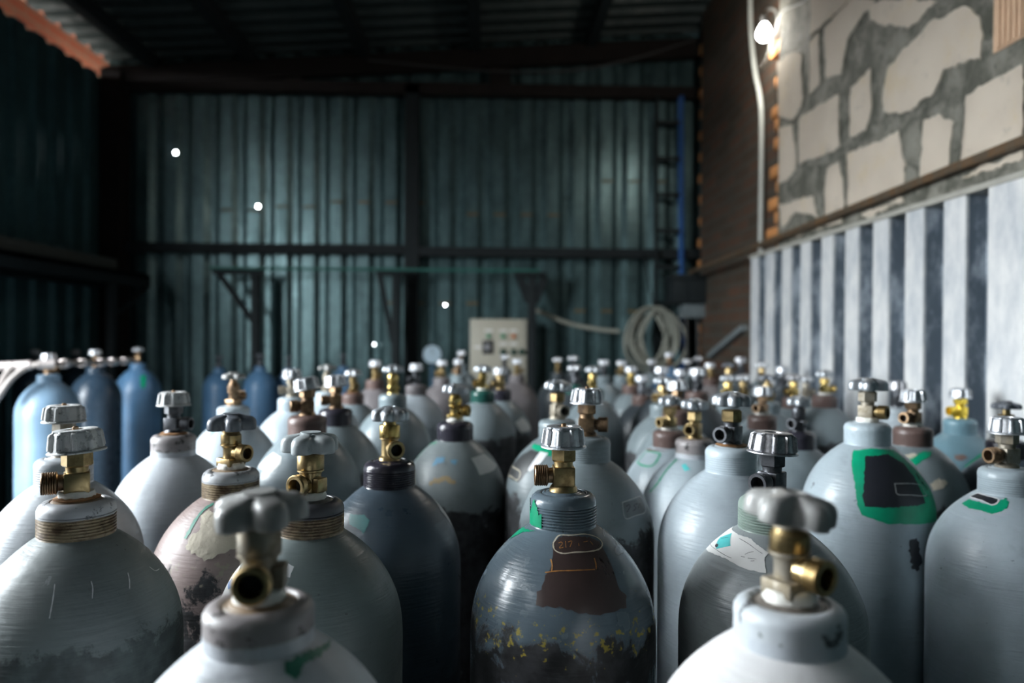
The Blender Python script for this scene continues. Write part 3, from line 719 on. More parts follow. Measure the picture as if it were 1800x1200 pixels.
WHEEL = {'C': (cup_mesh(9), .053), 'W': (cup_mesh(10, 1.10), .053),
         'F': (lobed_mesh(5, .0350, .0115, .0215, .0225, hole=False), .0590),      # fat five-knob wheel
         'H': (lobed_mesh(5, .0340, .0105, .0225, .0205, hole=True), .0600),
         'S': (lobed_mesh(7, .0300, .0090, .0235, .0185), .0640),                  # small scalloped wheel
         'T': (lobed_mesh(6, .0290, .0098, .0210, .0190), .0630),
         'D': (lobed_mesh(5, .0300, .0090, .0200, .0130, hole=False), .0700)}      # flat wheel
def simple(*lathes, boxes=(), n=24, name='part'):
    mb = MB()
    for pr in lathes: mb.lathe(pr, n)
    for b in boxes: mb.box(*b, bevel=.0018)
    return mb.mesh(name, 32)
VALVE = {
 'hex': simple([(.0172, -.002), (.0165, .004), (.0138, .008)], [(.0118, .029), (.0112, .033), (.0118, .0385)], boxes=[(-.0128, -.0128, .0065, .0128, .0128, .0315)], name='valve_body'),
 'rnd': simple([(.0168, -.002), (.0160, .004), (.0128, .007), (.0126, .030), (.0135, .0335), (.0155, .0345), (.0155, .0365)], boxes=[(.006, -.0085, .009, .0190, .0085, .027)], name='valve_body'),
 'flg': simple([(.0150, -.002), (.0145, .004)], [(.0112, .015), (.0110, .030), (.0130, .034), (.0148, .0355), (.0148, .0375)], boxes=[(-.0155, -.0135, .0035, .0155, .0135, .0165)], name='valve_body'),
}
def hexm(r, z0, z1, name='bonnet_nut'):
    mb = MB(); c = .0018
    pr = [(r - c, z0), (r, z0 + c), (r, z1 - c), (r - c, z1)]
    mb.lathe(pr, 6); me = mb.mesh(name, 30, smooth=False); return me
BONNET = {'hex': hexm(.0158, .0380, .0575), 'rnd': simple([(.0150, .0370), (.0157, .0385), (.0157, .0545), (.0145, .0570), (.0100, .0575), (.0090, .062)], n=32, name='bonnet_nut'),
          'flg': simple([(.0135, .0380), (.0142, .0395), (.0142, .0510), (.0125, .0530), (.0110, .058), (.0085, .062)], n=32, name='bonnet_nut')}
def outlet_mesh(r, l, z, thr=True):
    mb = MB(); m = Matrix.Translation((0, 0, z)) @ Matrix.Rotation(rad(90), 4, 'X')      # along -Y
    p = [(r * .72, .0095), (r * .72, .018)]
    if thr:
        k = 6; a = .020; b = .020 + l
        p += [(r, .0195)]
        for i in range(k): q = a + (b - a) * i / k; d = (b - a) / k; p += [(r, q + d * .15), (r, q + d * .5), (r - .0011, q + d * .75)]
        p += [(r, b), (r - .001, b + .001)]
    else: p += [(r * .95, .0185), (r, .020), (r, .019 + l), (r - .0015, .0205 + l)]
    e = p[-1][1]; mb.lathe(p + [(r * .66, e), (r * .60, e - .002), (r * .58, e - .014), (0, e - .0145)], 28, m); return mb.mesh('outlet_port', 40)
OUT = {'hex': outlet_mesh(.0125, .0135, .0183), 'rnd': outlet_mesh(.0140, .0070, .0174, False), 'flg': outlet_mesh(.0125, .011, .0229)}
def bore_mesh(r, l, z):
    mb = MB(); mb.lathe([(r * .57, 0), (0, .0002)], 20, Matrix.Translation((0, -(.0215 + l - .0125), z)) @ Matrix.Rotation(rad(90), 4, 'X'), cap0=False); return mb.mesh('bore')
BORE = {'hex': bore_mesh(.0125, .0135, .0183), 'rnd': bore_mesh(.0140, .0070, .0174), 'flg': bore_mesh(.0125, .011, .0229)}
SPIN = simple([(.0042, .0), (.0042, .0065), (.0030, .0075)], name='spindle')
mb = MB(); mb.lathe([(.0062, -.004), (.0062, .0015)], 4); mb.lathe([(.0032, 0), (.0032, .0040), (.002, .005)], 12); SPINNUT = mb.mesh('spindle_nut', 30)
mb = MB(); rnd = random.Random(2); rings = []
for r, z in ((.0165, -.002), (.0185, -.001), (.0182, .004), (.0172, .0075), (.0150, .008)): rings.append([mb._v(((r + rnd.uniform(-.0009, .0009)) * math.cos(2 * math.pi * k / 30), (r + rnd.uniform(-.0009, .0009)) * math.sin(2 * math.pi * k / 30), z + rnd.uniform(-.0008, .0008))) for k in range(30)])
mb.skin(rings); TAPEM = mb.mesh('sealing_tape', 60)
mb = MB(); rnd = random.Random(4); rings = []
for r, z in ((.0165, -.001), (.0225, -.0005), (.0235, .001), (.0185, .0022), (.0160, .003)): rings.append([mb._v(((r + rnd.uniform(-.0012, .0012)) * math.cos(2 * math.pi * k / 30), (r + rnd.uniform(-.0012, .0012)) * math.sin(2 * math.pi * k / 30), z + rnd.uniform(-.0005, .0005))) for k in range(30)])
mb.skin(rings); SEALM = mb.mesh('seal_ring', 60)

def mark_mesh(name, kind, width, jit, layer, polys, seed):
    """paint marks, stickers and chalk lines lying on the shoulder: points are (azimuth in degrees, mm down the surface)"""
    rnd = random.Random(seed); mb = MB(); S = .085
    off = .0003 + .00022 * layer
    th0 = polys[0][0][0]
    def to2(p): return Vector((rad((p[0] - th0 + 180) % 360 - 180) * S, p[1] / 1000))
    def up(v, o):
        r, z, nn = on_profile(v.y); a = v.x / S + rad(th0)
        return Vector(((r + nn[0] * o) * math.cos(a), (r + nn[0] * o) * math.sin(a), z + nn[1] * o))
    for poly in polys:
        P = [to2(p) for p in poly]
        if kind == 'P': outs = [P]
        else:
            closed = kind == 'C'
            Q = smooth_path([(p.x, p.y, 0) for p in (P + [P[0]] if closed else P)], 5); Q = [Vector((q.x, q.y)) for q in Q]
            w = width / 2000; L = []; Rr = []
            for i, q in enumerate(Q):
                d = (Q[min(i + 1, len(Q) - 1)] - Q[max(i - 1, 0)]); d = d.normalized() if d.length > 0 else Vector((1, 0))
                r0 = on_profile(q.y)[0]; kx = S / r0
                nn = Vector((-d.y * kx, d.x)); ww = w * rnd.uniform(.6, 1.25)
                L.append(q + nn * ww); Rr.append(q - nn * ww)
            outs = []
            for i in range(len(Q) - 1): outs.append([L[i], L[i + 1], Rr[i + 1], Rr[i]])
        for o in outs:
            if kind == 'P':
                o = ragged([(p.x, p.y) for p in o], .0035, jit / 1000 * .6, rnd)
                b2 = bmesh.new(); f = b2.faces.new([b2.verts.new((p.x, p.y, 0)) for p in o])
                bmesh.ops.triangulate(b2, faces=[f])
                x0 = min(p.x for p in o); x1 = max(p.x for p in o); y0 = min(p.y for p in o); y1 = max(p.y for p in o)
                for axis, lo, hi in ((0, x0, x1), (1, y0, y1)):
                    c = lo + .004
                    while c < hi:
                        co = (c, 0, 0) if axis == 0 else (0, c, 0); no = (1, 0, 0) if axis == 0 else (0, 1, 0)
                        bmesh.ops.bisect_plane(b2, geom=b2.verts[:] + b2.edges[:] + b2.faces[:], plane_co=co, plane_no=no); c += .004
                vm = {v: mb._v(up(Vector((v.co.x, v.co.y)), off)) for v in b2.verts}
                for f in b2.faces: mb.bm.faces.new([vm[v] for v in f.verts])
                b2.free()
            else: mb.bm.faces.new([mb._v(up(q, off)) for q in o])
    bmesh.ops.remove_doubles(mb.bm, verts=mb.bm.verts, dist=1e-5)
    return mb.mesh(name, 60)

HUB = {k: simple([(r, .056), (r, .060), (r * .92, z)], name='spindle_hub') for k, r, z in (('S', .0135, .069), ('T', .0125, .068), ('D', .0085, .0715), ('F', .0125, .062), ('H', .0125, .062))}
VZ = .936
for d_ in (VALVE, BONNET, HUB):
    for me in d_.values(): me.transform(Matrix.Diagonal((1, 1, VZ, 1)))
for k, (me, zb) in list(WHEEL.items()):
    me.transform(Matrix.Diagonal((1, 1, {'C': .77, 'W': .77, 'F': .90, 'H': .95}.get(k, 1), 1))); WHEEL[k] = (me, zb * VZ + (.002 if k in 'CW' else 0))
POS = {'A': (-0.1669, 0.5452, 1.4882), 'B': (0.2199, 0.5321, 1.491), 'C': (0.0891, 0.8758, 1.4983), 'D': (-0.4595, 0.8401, 1.4979), 'E': (-0.6371, 1.1294, 1.4972), 'F': (-0.5848, 1.3915, 1.4978), 'G': (-0.3721, 1.0803, 1.4889), 'H': (-0.6364, 1.8639, 1.5055), 'I': (-0.2119, 0.8875, 1.4872), 'J': (-0.1514, 1.1367, 1.4918), 'K': (-0.3715, 1.5268, 1.5184), 'L': (-0.3603, 1.7537, 1.5108), 'M': (-0.5503, 2.0865, 1.5096), 'N': (-0.4993, 2.3031, 1.5096), 'O': (-0.0721, 1.5923, 1.4991), 'P': (-0.2715, 2.0988, 1.5185), 'Q': (-0.2716, 2.7699, 1.5016), 'R': (-0.4637, 3.0314, 1.5056), 'S': (-0.4777, 2.6157, 1.4818), 'T': (-0.0203, 2.3982, 1.5084), 'U': (0.0402, 2.6123, 1.4965), 'V': (0.1375, 3.6475, 1.4957), 'W': (-0.1581, 4.2033, 1.5237), 'X': (-0.1494, 3.6045, 1.4955), 'Y': (-0.2156, 3.3863, 1.4961), 'Z': (0.0896, 4.3131, 1.4998), 'AA': (0.1433, 1.5366, 1.5107), 'AB': (0.159, 1.198, 1.5209), 'AC': (0.3731, 2.6417, 1.497), 'AD': (0.3582, 3.096, 1.4839), 'AE': (0.3814, 4.09, 1.4875), 'AF': (0.4413, 3.8664, 1.5031), 'AG': (0.5713, 3.6623, 1.4919), 'AH': (0.6968, 3.8698, 1.4833), 'AI': (0.6093, 3.1528, 1.4805), 'AJ': (0.6015, 2.8914, 1.4568), 'AK': (0.5259, 2.2202, 1.4832), 'AL': (0.4993, 1.9473, 1.4915), 'AM': (0.4276, 1.7367, 1.4637), 'AN': (0.4249, 1.5142, 1.4752), 'AO': (0.3708, 1.1186, 1.5174), 'AP': (0.6284, 2.6703, 1.4993), 'AQ': (0.9882, 4.4533, 1.4702), 'AR': (0.9787, 3.988, 1.5246), 'AS': (0.7888, 3.0213, 1.4747), 'AT': (1.1704, 4.3252, 1.4784), 'AU': (1.1705, 4.1021, 1.4978), 'AV': (0.6944, 2.4476, 1.5044), 'AW': (1.1601, 3.8448, 1.4745), 'AX': (1.0284, 3.1443, 1.4928), 'AY': (0.85, 2.6071, 1.4702), 'AZ': (0.9702, 2.7945, 1.4612), 'BA': (0.7512, 2.0092, 1.4719), 'BB': (1.2175, 3.5426, 1.5128), 'BC': (1.2175, 3.2615, 1.4947), 'BD': (1.2079, 3.0128, 1.4889), 'BE': (1.0865, 2.6044, 1.4735), 'BF': (0.8825, 2.3168, 1.4834), 'BG': (1.2102, 2.7899, 1.4582), 'BH': (1.0953, 2.3818, 1.4978), 'BI': (0.719, 1.6946, 1.4668), 'BJ': (0.3437, 0.8858, 1.4903), 'BK': (0.6798, 1.3074, 1.5326), 'BL': (1.2175, 2.1692, 1.4789), 'BM': (0.9027, 1.5468, 1.4964), 'BN': (1.2175, 1.8739, 1.4782), 'BO': (1.1237, 1.5723, 1.4657), 'BP': (0.8013, 1.1186, 1.4845), 'BQ': (-1.652, 2.8281, 1.5313), 'BR': (-1.8108, 3.4606, 1.533), 'BS': (-1.8015, 3.8546, 1.5354), 'BT': (-2.6597, 4.4189, 1.5126), 'BU': (-2.6598, 4.843, 1.502), 'BX': (-1.8595, 5.1619, 1.4577), 'BY': (-1.5149, 4.9497, 1.4763), 'BZ': (-1.374, 5.122, 1.4574), 'CA': (-0.9909, 5.067, 1.4764)}
MARKS = [
 ('C','brown_primer_patch','','P', 0, 'brown', 1.5, 1, [[(-107.91, 14.3), (-92.7, 5.6), (-57.95, 9.5), (-44.7, 20.2), (-58.68, 30.2), (-66.73, 49.8), (-56.87, 62.7), (-48.76, 84.3), (-52.04, 95.2), (-64.82, 96.9), (-86.08, 94.4), (-100.21, 88.1), (-113.77, 88.4), (-113.51, 78.5), (-108.83, 57.3), (-105.03, 48.4), (-106.26, 30.3)]]),
 ('C','chalk_outline','','C', 1.6, 'cream', 0.3, 3, [[(-107.66, 15.5), (-101.32, 5.8), (-83.94, 5.4), (-61.61, 5.5), (-45.55, 12.3), (-43.04, 21.2), (-53.08, 27.7), (-68.7, 28.6), (-83.49, 28.1), (-95.53, 29.6), (-103.71, 26.5), (-107.19, 20.6)]]),
 ('C','painted_number','','S', 0.8, 'orange', 0.3, 3, [[(-101.49, 16.4), (-97.98, 14.9), (-96.72, 17.4), (-99.86, 22.6), (-95.55, 21.9)], [(-92.58, 13.6), (-92.5, 21.8)], [(-89.48, 14.8), (-84.35, 13.6), (-87.83, 21.1)], [(-76.26, 16.6), (-76.92, 20.3)], [(-69.52, 15.9), (-62.24, 15.5)], [(-59.53, 15.9), (-58.69, 21.3)]]),
 ('C','rust_line','','S', 1.3, 'orange', 0.4, 3, [[(-110.09, 53.3), (-101.71, 50.7), (-93.94, 49.8), (-81.24, 49.5), (-68.63, 50.1)], [(-107.21, 37.3), (-105.17, 43.9), (-104.76, 51.6)], [(-64.98, 37.4), (-65.86, 44.3), (-67.41, 50.3)]]),
 ('C','chalk_scrawl','','S', 0.7, 'chalk', 0.2, 3, [[(-27.96, 16.1), (-18.16, 11.2), (2.88, 12.8), (-1.35, 14.4), (2.32, 26.7), (-14.02, 31.7), (-31.51, 35.0), (-33.08, 41.1), (-19.66, 43.8)], [(4.89, 31.8), (0.25, 39.9), (1.64, 47.6)]]),
 ('C','green_paint_smear','','P', 0, 'green', 1.2, 1, [[(-148.71, 5.3), (-145.21, 5.3), (-150.03, 5.5), (-168.46, 13.0), (175.59, 31.8), (168.05, 25.5), (163.55, 12.3)]]),
 ('BK','green_paint_frame','','P', 0, 'green', 0.8, 1, [[(-143.18, 15.0), (-108.11, 5.4), (-54.85, 9.8), (-60.8, 58.2), (-50.85, 105.6), (-30.16, 129.5), (-40.06, 147.2), (-80.72, 143.5), (-100.78, 142.6), (-121.18, 131.9), (-124.62, 118.7), (-128.65, 80.8)]]),
 ('BK','black_panel','','P', 0, 'black', 1.2, 2, [[(-120.18, 25.5), (-80.85, 18.7), (-63.41, 40.9), (-61.14, 79.0), (-60.18, 113.0), (-79.1, 114.1), (-100.29, 116.8), (-119.01, 117.5), (-121.08, 103.8), (-120.2, 69.2)]]),
 ('BK','chalk_rectangle','','C', 1.4, 'chalk', 0.3, 3, [[(-90.31, 76.7), (-71.36, 77.7), (-56.53, 82.8), (-56.27, 92.8), (-54.95, 100.8), (-76.41, 96.6), (-89.47, 95.0), (-90.6, 86.4)]]),
 ('BK','chipped_patch','','P', 0, 'black', 2.0, 1, [[(-81.91, 168.7), (-73.69, 166.8), (-70.96, 186.2), (-66.6, 206.1), (-73.34, 221.7), (-78.79, 218.0), (-80.65, 194.3)]]),
 ('BP','green_paint_smear','','P', 0, 'green', 0.9, 1, [[(169.99, 32.4), (173.4, 20.8), (-169.98, 20.5), (-144.16, 22.4), (-136.66, 10.8), (-128.2, 5.6), (-121.48, 11.3), (-125.64, 24.1), (-133.49, 32.9), (-140.82, 37.3), (-151.25, 35.5), (-171.21, 35.8)]]),
 ('BP','black_oval','','P', 0, 'black', 0.5, 2, [[(168.62, 16.9), (175.3, 6.0), (-159.06, 5.8), (-139.58, 8.2), (-138.89, 15.5), (-145.48, 21.3), (-161.75, 17.4)]]),
 ('BP','white_outline','','C', 2.2, 'white', 0.3, 3, [[(168.62, 16.9), (174.26, 5.4), (-159.06, 5.8), (-139.14, 8.1), (-138.38, 16.0), (-145.31, 21.8), (-161.75, 17.4)]]),
 ('BP','green_drip','','S', 4.5, 'green', 0.5, 1, [[(-126.99, 6.1), (-126.78, 5.1), (-127.24, 5.8)]]),
 ('BJ','paper_label','torn white paper label','P', 0, 'paper', 0.6, 1, [[(158.66, 47.7), (153.51, 39.7), (154.81, 26.3), (143.28, 8.2), (161.55, 9.0), (-140.81, 9.5), (-113.75, 25.0), (-117.77, 31.8), (-115.23, 50.6), (-132.79, 49.9), (-152.49, 44.3), (-169.42, 44.8), (159.35, 51.2)]]),
 ('BJ','cyan_sticker','cyan diamond on the label','P', 0, 'cyan', 0.2, 2, [[(168.2, 30.9), (165.2, 26.8), (179.9, 12.0), (-160.39, 27.0), (-176.3, 39.4)]]),
 ('BJ','pen_marks','','S', 0.5, 'ink', 0.1, 3, [[(-137.74, 32.6), (-134.6, 29.2), (-129.93, 26.7)], [(-140.74, 36.1), (-136.56, 36.1)], [(-133.45, 36.5), (-125.07, 35.6)], [(158.09, 42.9), (-175.47, 40.0), (-149.28, 41.7)], [(-157.38, 13.9), (-139.18, 17.9), (-120.55, 27.4)], [(170.86, 26.2), (-175.74, 19.0)], [(-129.9, 39.3), (-126.52, 38.0)]]),
 ('BJ','label_stamp','','P', 0, 'ink', 0.2, 3, [[(175.37, 37.2), (174.42, 34.3), (179.73, 33.2), (-177.09, 36.3), (-179.66, 38.1)]]),
 ('I','paper_label','white paper label on the left shoulder','P', 0, 'paper', 0.8, 1, [[(-158.13, 113.0), (-161.02, 100.3), (-167.05, 82.0), (-172.12, 66.2), (-167.35, 51.9), (-133.28, 65.4), (-137.74, 77.8), (-158.4, 112.9), (-157.94, 120.4)]]),
 ('I','blue_print','','P', 0, 'blue', 0.3, 2, [[(-165.13, 75.7), (-160.55, 67.7), (-150.44, 67.5), (-147.21, 73.3), (-152.58, 77.7)]]),
 ('I','striped_sticker','','P', 0, 'white', 0.4, 1, [[(-98.03, 47.7), (-97.95, 32.4), (-91.48, 35.8), (-92.93, 48.6)]]),
 ('J','torn_sticker','torn teal and white sticker','P', 0, 'teal', 1.2, 1, [[(-131.64, 48.6), (-111.8, 46.1), (-102.71, 53.8), (-106.02, 73.0), (-114.99, 66.8), (-124.56, 62.8)]]),
 ('J','white_label','','P', 0, 'white', 0.5, 1, [[(7.23, 33.2), (10.39, 42.8), (7.5, 69.4), (2.46, 94.5), (-2.02, 82.6), (-7.2, 54.7)]]),
 ('O','white_label','','P', 0, 'paper', 0.8, 1, [[(-61.2, 46.5), (-27.82, 41.1), (-9.8, 75.2), (-26.73, 81.8), (-55.85, 85.8), (-57.69, 66.9)]]),
 ('O','blue_stain','','P', 0, 'blue2', 1.6, 1, [[(-119.5, 47.4), (-104.12, 42.3), (-103.27, 55.2), (-112.65, 59.2), (-119.9, 67.3)], [(-95.08, 48.4), (-82.9, 51.7), (-86.82, 60.6), (-93.46, 57.4)]]),
 ('O','rust_stain','','P', 0, 'ochre', 2.2, 1, [[(-118.49, 96.8), (-108.18, 88.1), (-97.68, 84.3), (-85.49, 94.5), (-87.14, 101.6), (-98.78, 96.1), (-110.63, 100.0), (-117.04, 105.2)]]),
 ('O','green_stripe','','S', 3, 'green', 0.5, 1, [[(-147.22, 6.5), (179.73, 20.2), (-172.45, 40.6), (-170.05, 59.5)]]),
 ('AB','chalk_outline','','C', 1.5, 'chalk', 0.3, 2, [[(-60.16, 74.5), (-45.7, 72.2), (-26.12, 73.5), (-24.24, 88.4), (-31.43, 97.5), (-48.76, 97.3), (-60.86, 99.2), (-62.07, 88.9)]]),
 ('AB','dark_panel','','P', 0, 'dim', 0.5, 1, [[(-59.02, 74.7), (-27.15, 74.5), (-26.81, 89.3), (-32.81, 96.4), (-60.04, 97.9)]]),
 ('AB','scrawled_number','','S', 1.4, 'black', 0.3, 3, [[(-57.03, 81.1), (-52.8, 79.6), (-53.17, 83.4), (-58.07, 89.7)], [(-50.82, 90.0), (-45.46, 86.9), (-46.55, 82.1), (-39.97, 80.9)], [(-42.03, 87.9), (-35.88, 82.1), (-36.22, 88.2)]]),
 ('AB','teal_mark','','P', 0, 'teal2', 1.0, 1, [[(174.23, 47.5), (170.98, 37.8), (-176.73, 45.2), (-173.8, 52.3), (175.72, 64.2)]]),
 ('AA','green_paint_band','','P', 0, 'green', 1.2, 1, [[(-157.62, 28.4), (-162.16, 17.6), (-135.97, 18.3), (-104.29, 30.5), (-106.27, 45.3), (-126.27, 36.1)]]),
 ('AA','black_panel','','P', 0, 'black2', 1, 1, [[(177.94, 83.0), (-166.36, 51.8), (-149.88, 32.7), (-114.67, 38.3), (-121.03, 52.8), (-135.58, 86.4), (-142.99, 105.9), (178.96, 103.8)]]),
 ('AA','white_bar','','P', 0, 'white', 0.6, 2, [[(-126.94, 34.4), (-111.25, 36.3), (-117.54, 58.7), (-130.23, 80.8), (-134.8, 78.7)]]),
 ('AA','chalk_rectangle','','C', 1.6, 'cream', 0.3, 3, [[(179.54, 81.8), (-158.58, 81.8), (-146.0, 86.0), (-145.97, 102.4), (-161.35, 99.7), (-176.78, 101.3)]]),
 ('G','peeling_cream_patch','peeling cream paint','P', 0, 'creamdirt', 2.0, 2, [[(-110.5, 27.8), (-104.01, 18.2), (-82.59, 24.3), (-57.59, 35.6), (-55.03, 59.4), (-59.66, 71.9), (-73.48, 78.2), (-90.26, 89.4), (-104.64, 79.1), (-109.69, 72.3), (-109.39, 56.4), (-100.65, 50.3)]]),
 ('G','green_stripe','','S', 6, 'greendull', 1.0, 1, [[(-102.21, 5.6), (-111.47, 14.9), (-114.52, 31.2), (-113.71, 48.9), (-114.21, 62.5)]]),
 ('H','green_line','','S', 3, 'green', 0.4, 1, [[(-118.28, 15.1), (-117.43, 38.0), (-121.77, 59.1), (-125.98, 76.8)]]),
 ('K','paper_label','curling white paper label','P', 0, 'paper', 0.6, 1, [[(-158.06, 83.8), (-136.91, 46.5), (-114.6, 53.8), (-111.21, 68.3), (-119.36, 86.2)]]),
 ('AM','green_paint_frame','','C', 4, 'green', 0.5, 1, [[(-179.77, 18.5), (-131.66, 17.8), (-126.23, 30.3), (-135.17, 56.8), (-171.05, 54.0), (-172.4, 35.2)]]),
 ('AM','brown_patch','','P', 0, 'brown2', 1.5, 1, [[(172.65, 19.7), (-103.5, 6.1), (-104.77, 6.7), (-139.24, 6.9), (166.93, 12.6)]]),
 ('AN','green_stripe','','S', 5, 'green', 0.6, 1, [[(-158.47, 6.1), (-159.11, 32.3), (-159.45, 68.4), (-167.76, 93.6)]]),
 ('AN','cyan_sticker','','P', 0, 'cyan', 0.4, 1, [[(-133.36, 19.2), (-125.78, 14.3), (-112.53, 28.0), (-122.19, 33.2)]]),
 ('BM','green_paint_smear','','P', 0, 'green', 1.2, 1, [[(-128.61, 38.4), (-111.44, 22.6), (-97.08, 12.1), (-76.46, 14.3), (-88.03, 26.8), (-106.48, 39.5), (-118.53, 53.7)]]),
 ('BM','flaking_patch','','P', 0, 'creamdirt', 2, 1, [[(-134.39, 27.4), (-119.33, 19.4), (-111.68, 24.6), (-123.84, 37.0)], [(-101.27, 88.7), (-89.5, 76.7), (-79.95, 85.7), (-87.93, 99.8), (-99.3, 102.8)]]),
 ('BN','green_stripe','','S', 5, 'green', 0.5, 1, [[(-88.84, 59.9), (-105.45, 79.5), (-116.42, 97.0)]]),
 ('BN','rust_patch','','P', 0, 'brown2', 1.2, 1, [[(-130.62, 67.6), (-118.4, 63.7), (-110.69, 70.8), (-118.78, 80.9), (-129.13, 78.9)]]),
 ('BS','green_label','','P', 0, 'green', 0.4, 1, [[(-58.3, 50.8), (-38.15, 45.4), (-49.25, 120.5), (-58.33, 114.1)]]),
 ('A','green_paint_smear','','P', 0, 'greendull', 1.5, 1, [[(-50.14, 5.4), (-37.96, 5.0), (-16.77, 5.1), (24.65, 15.6), (-8.99, 12.3), (-37.56, 12.1), (-47.41, 20.7), (-52.06, 13.5)]]),
 ('U','white_label','','P', 0, 'paper', 0.6, 1, [[(-60.17, 93.5), (-34.19, 75.7), (-5.27, 121.4), (-10.29, 128.3), (-49.6, 128.3)]]),
 ('D','white_drip','','S', 1.0, 'white', 0.6, 1, [[(-51.84, 52.4), (-51.41, 59.7), (-52.42, 70.5)], [(-23.94, 53.0), (-25.6, 61.5), (-28.06, 70.5)], [(-75.96, 50.4), (-75.31, 65.9), (-75.59, 84.2)], [(-0.93, 57.1), (2.31, 64.3), (9.91, 66.0)]]),
]
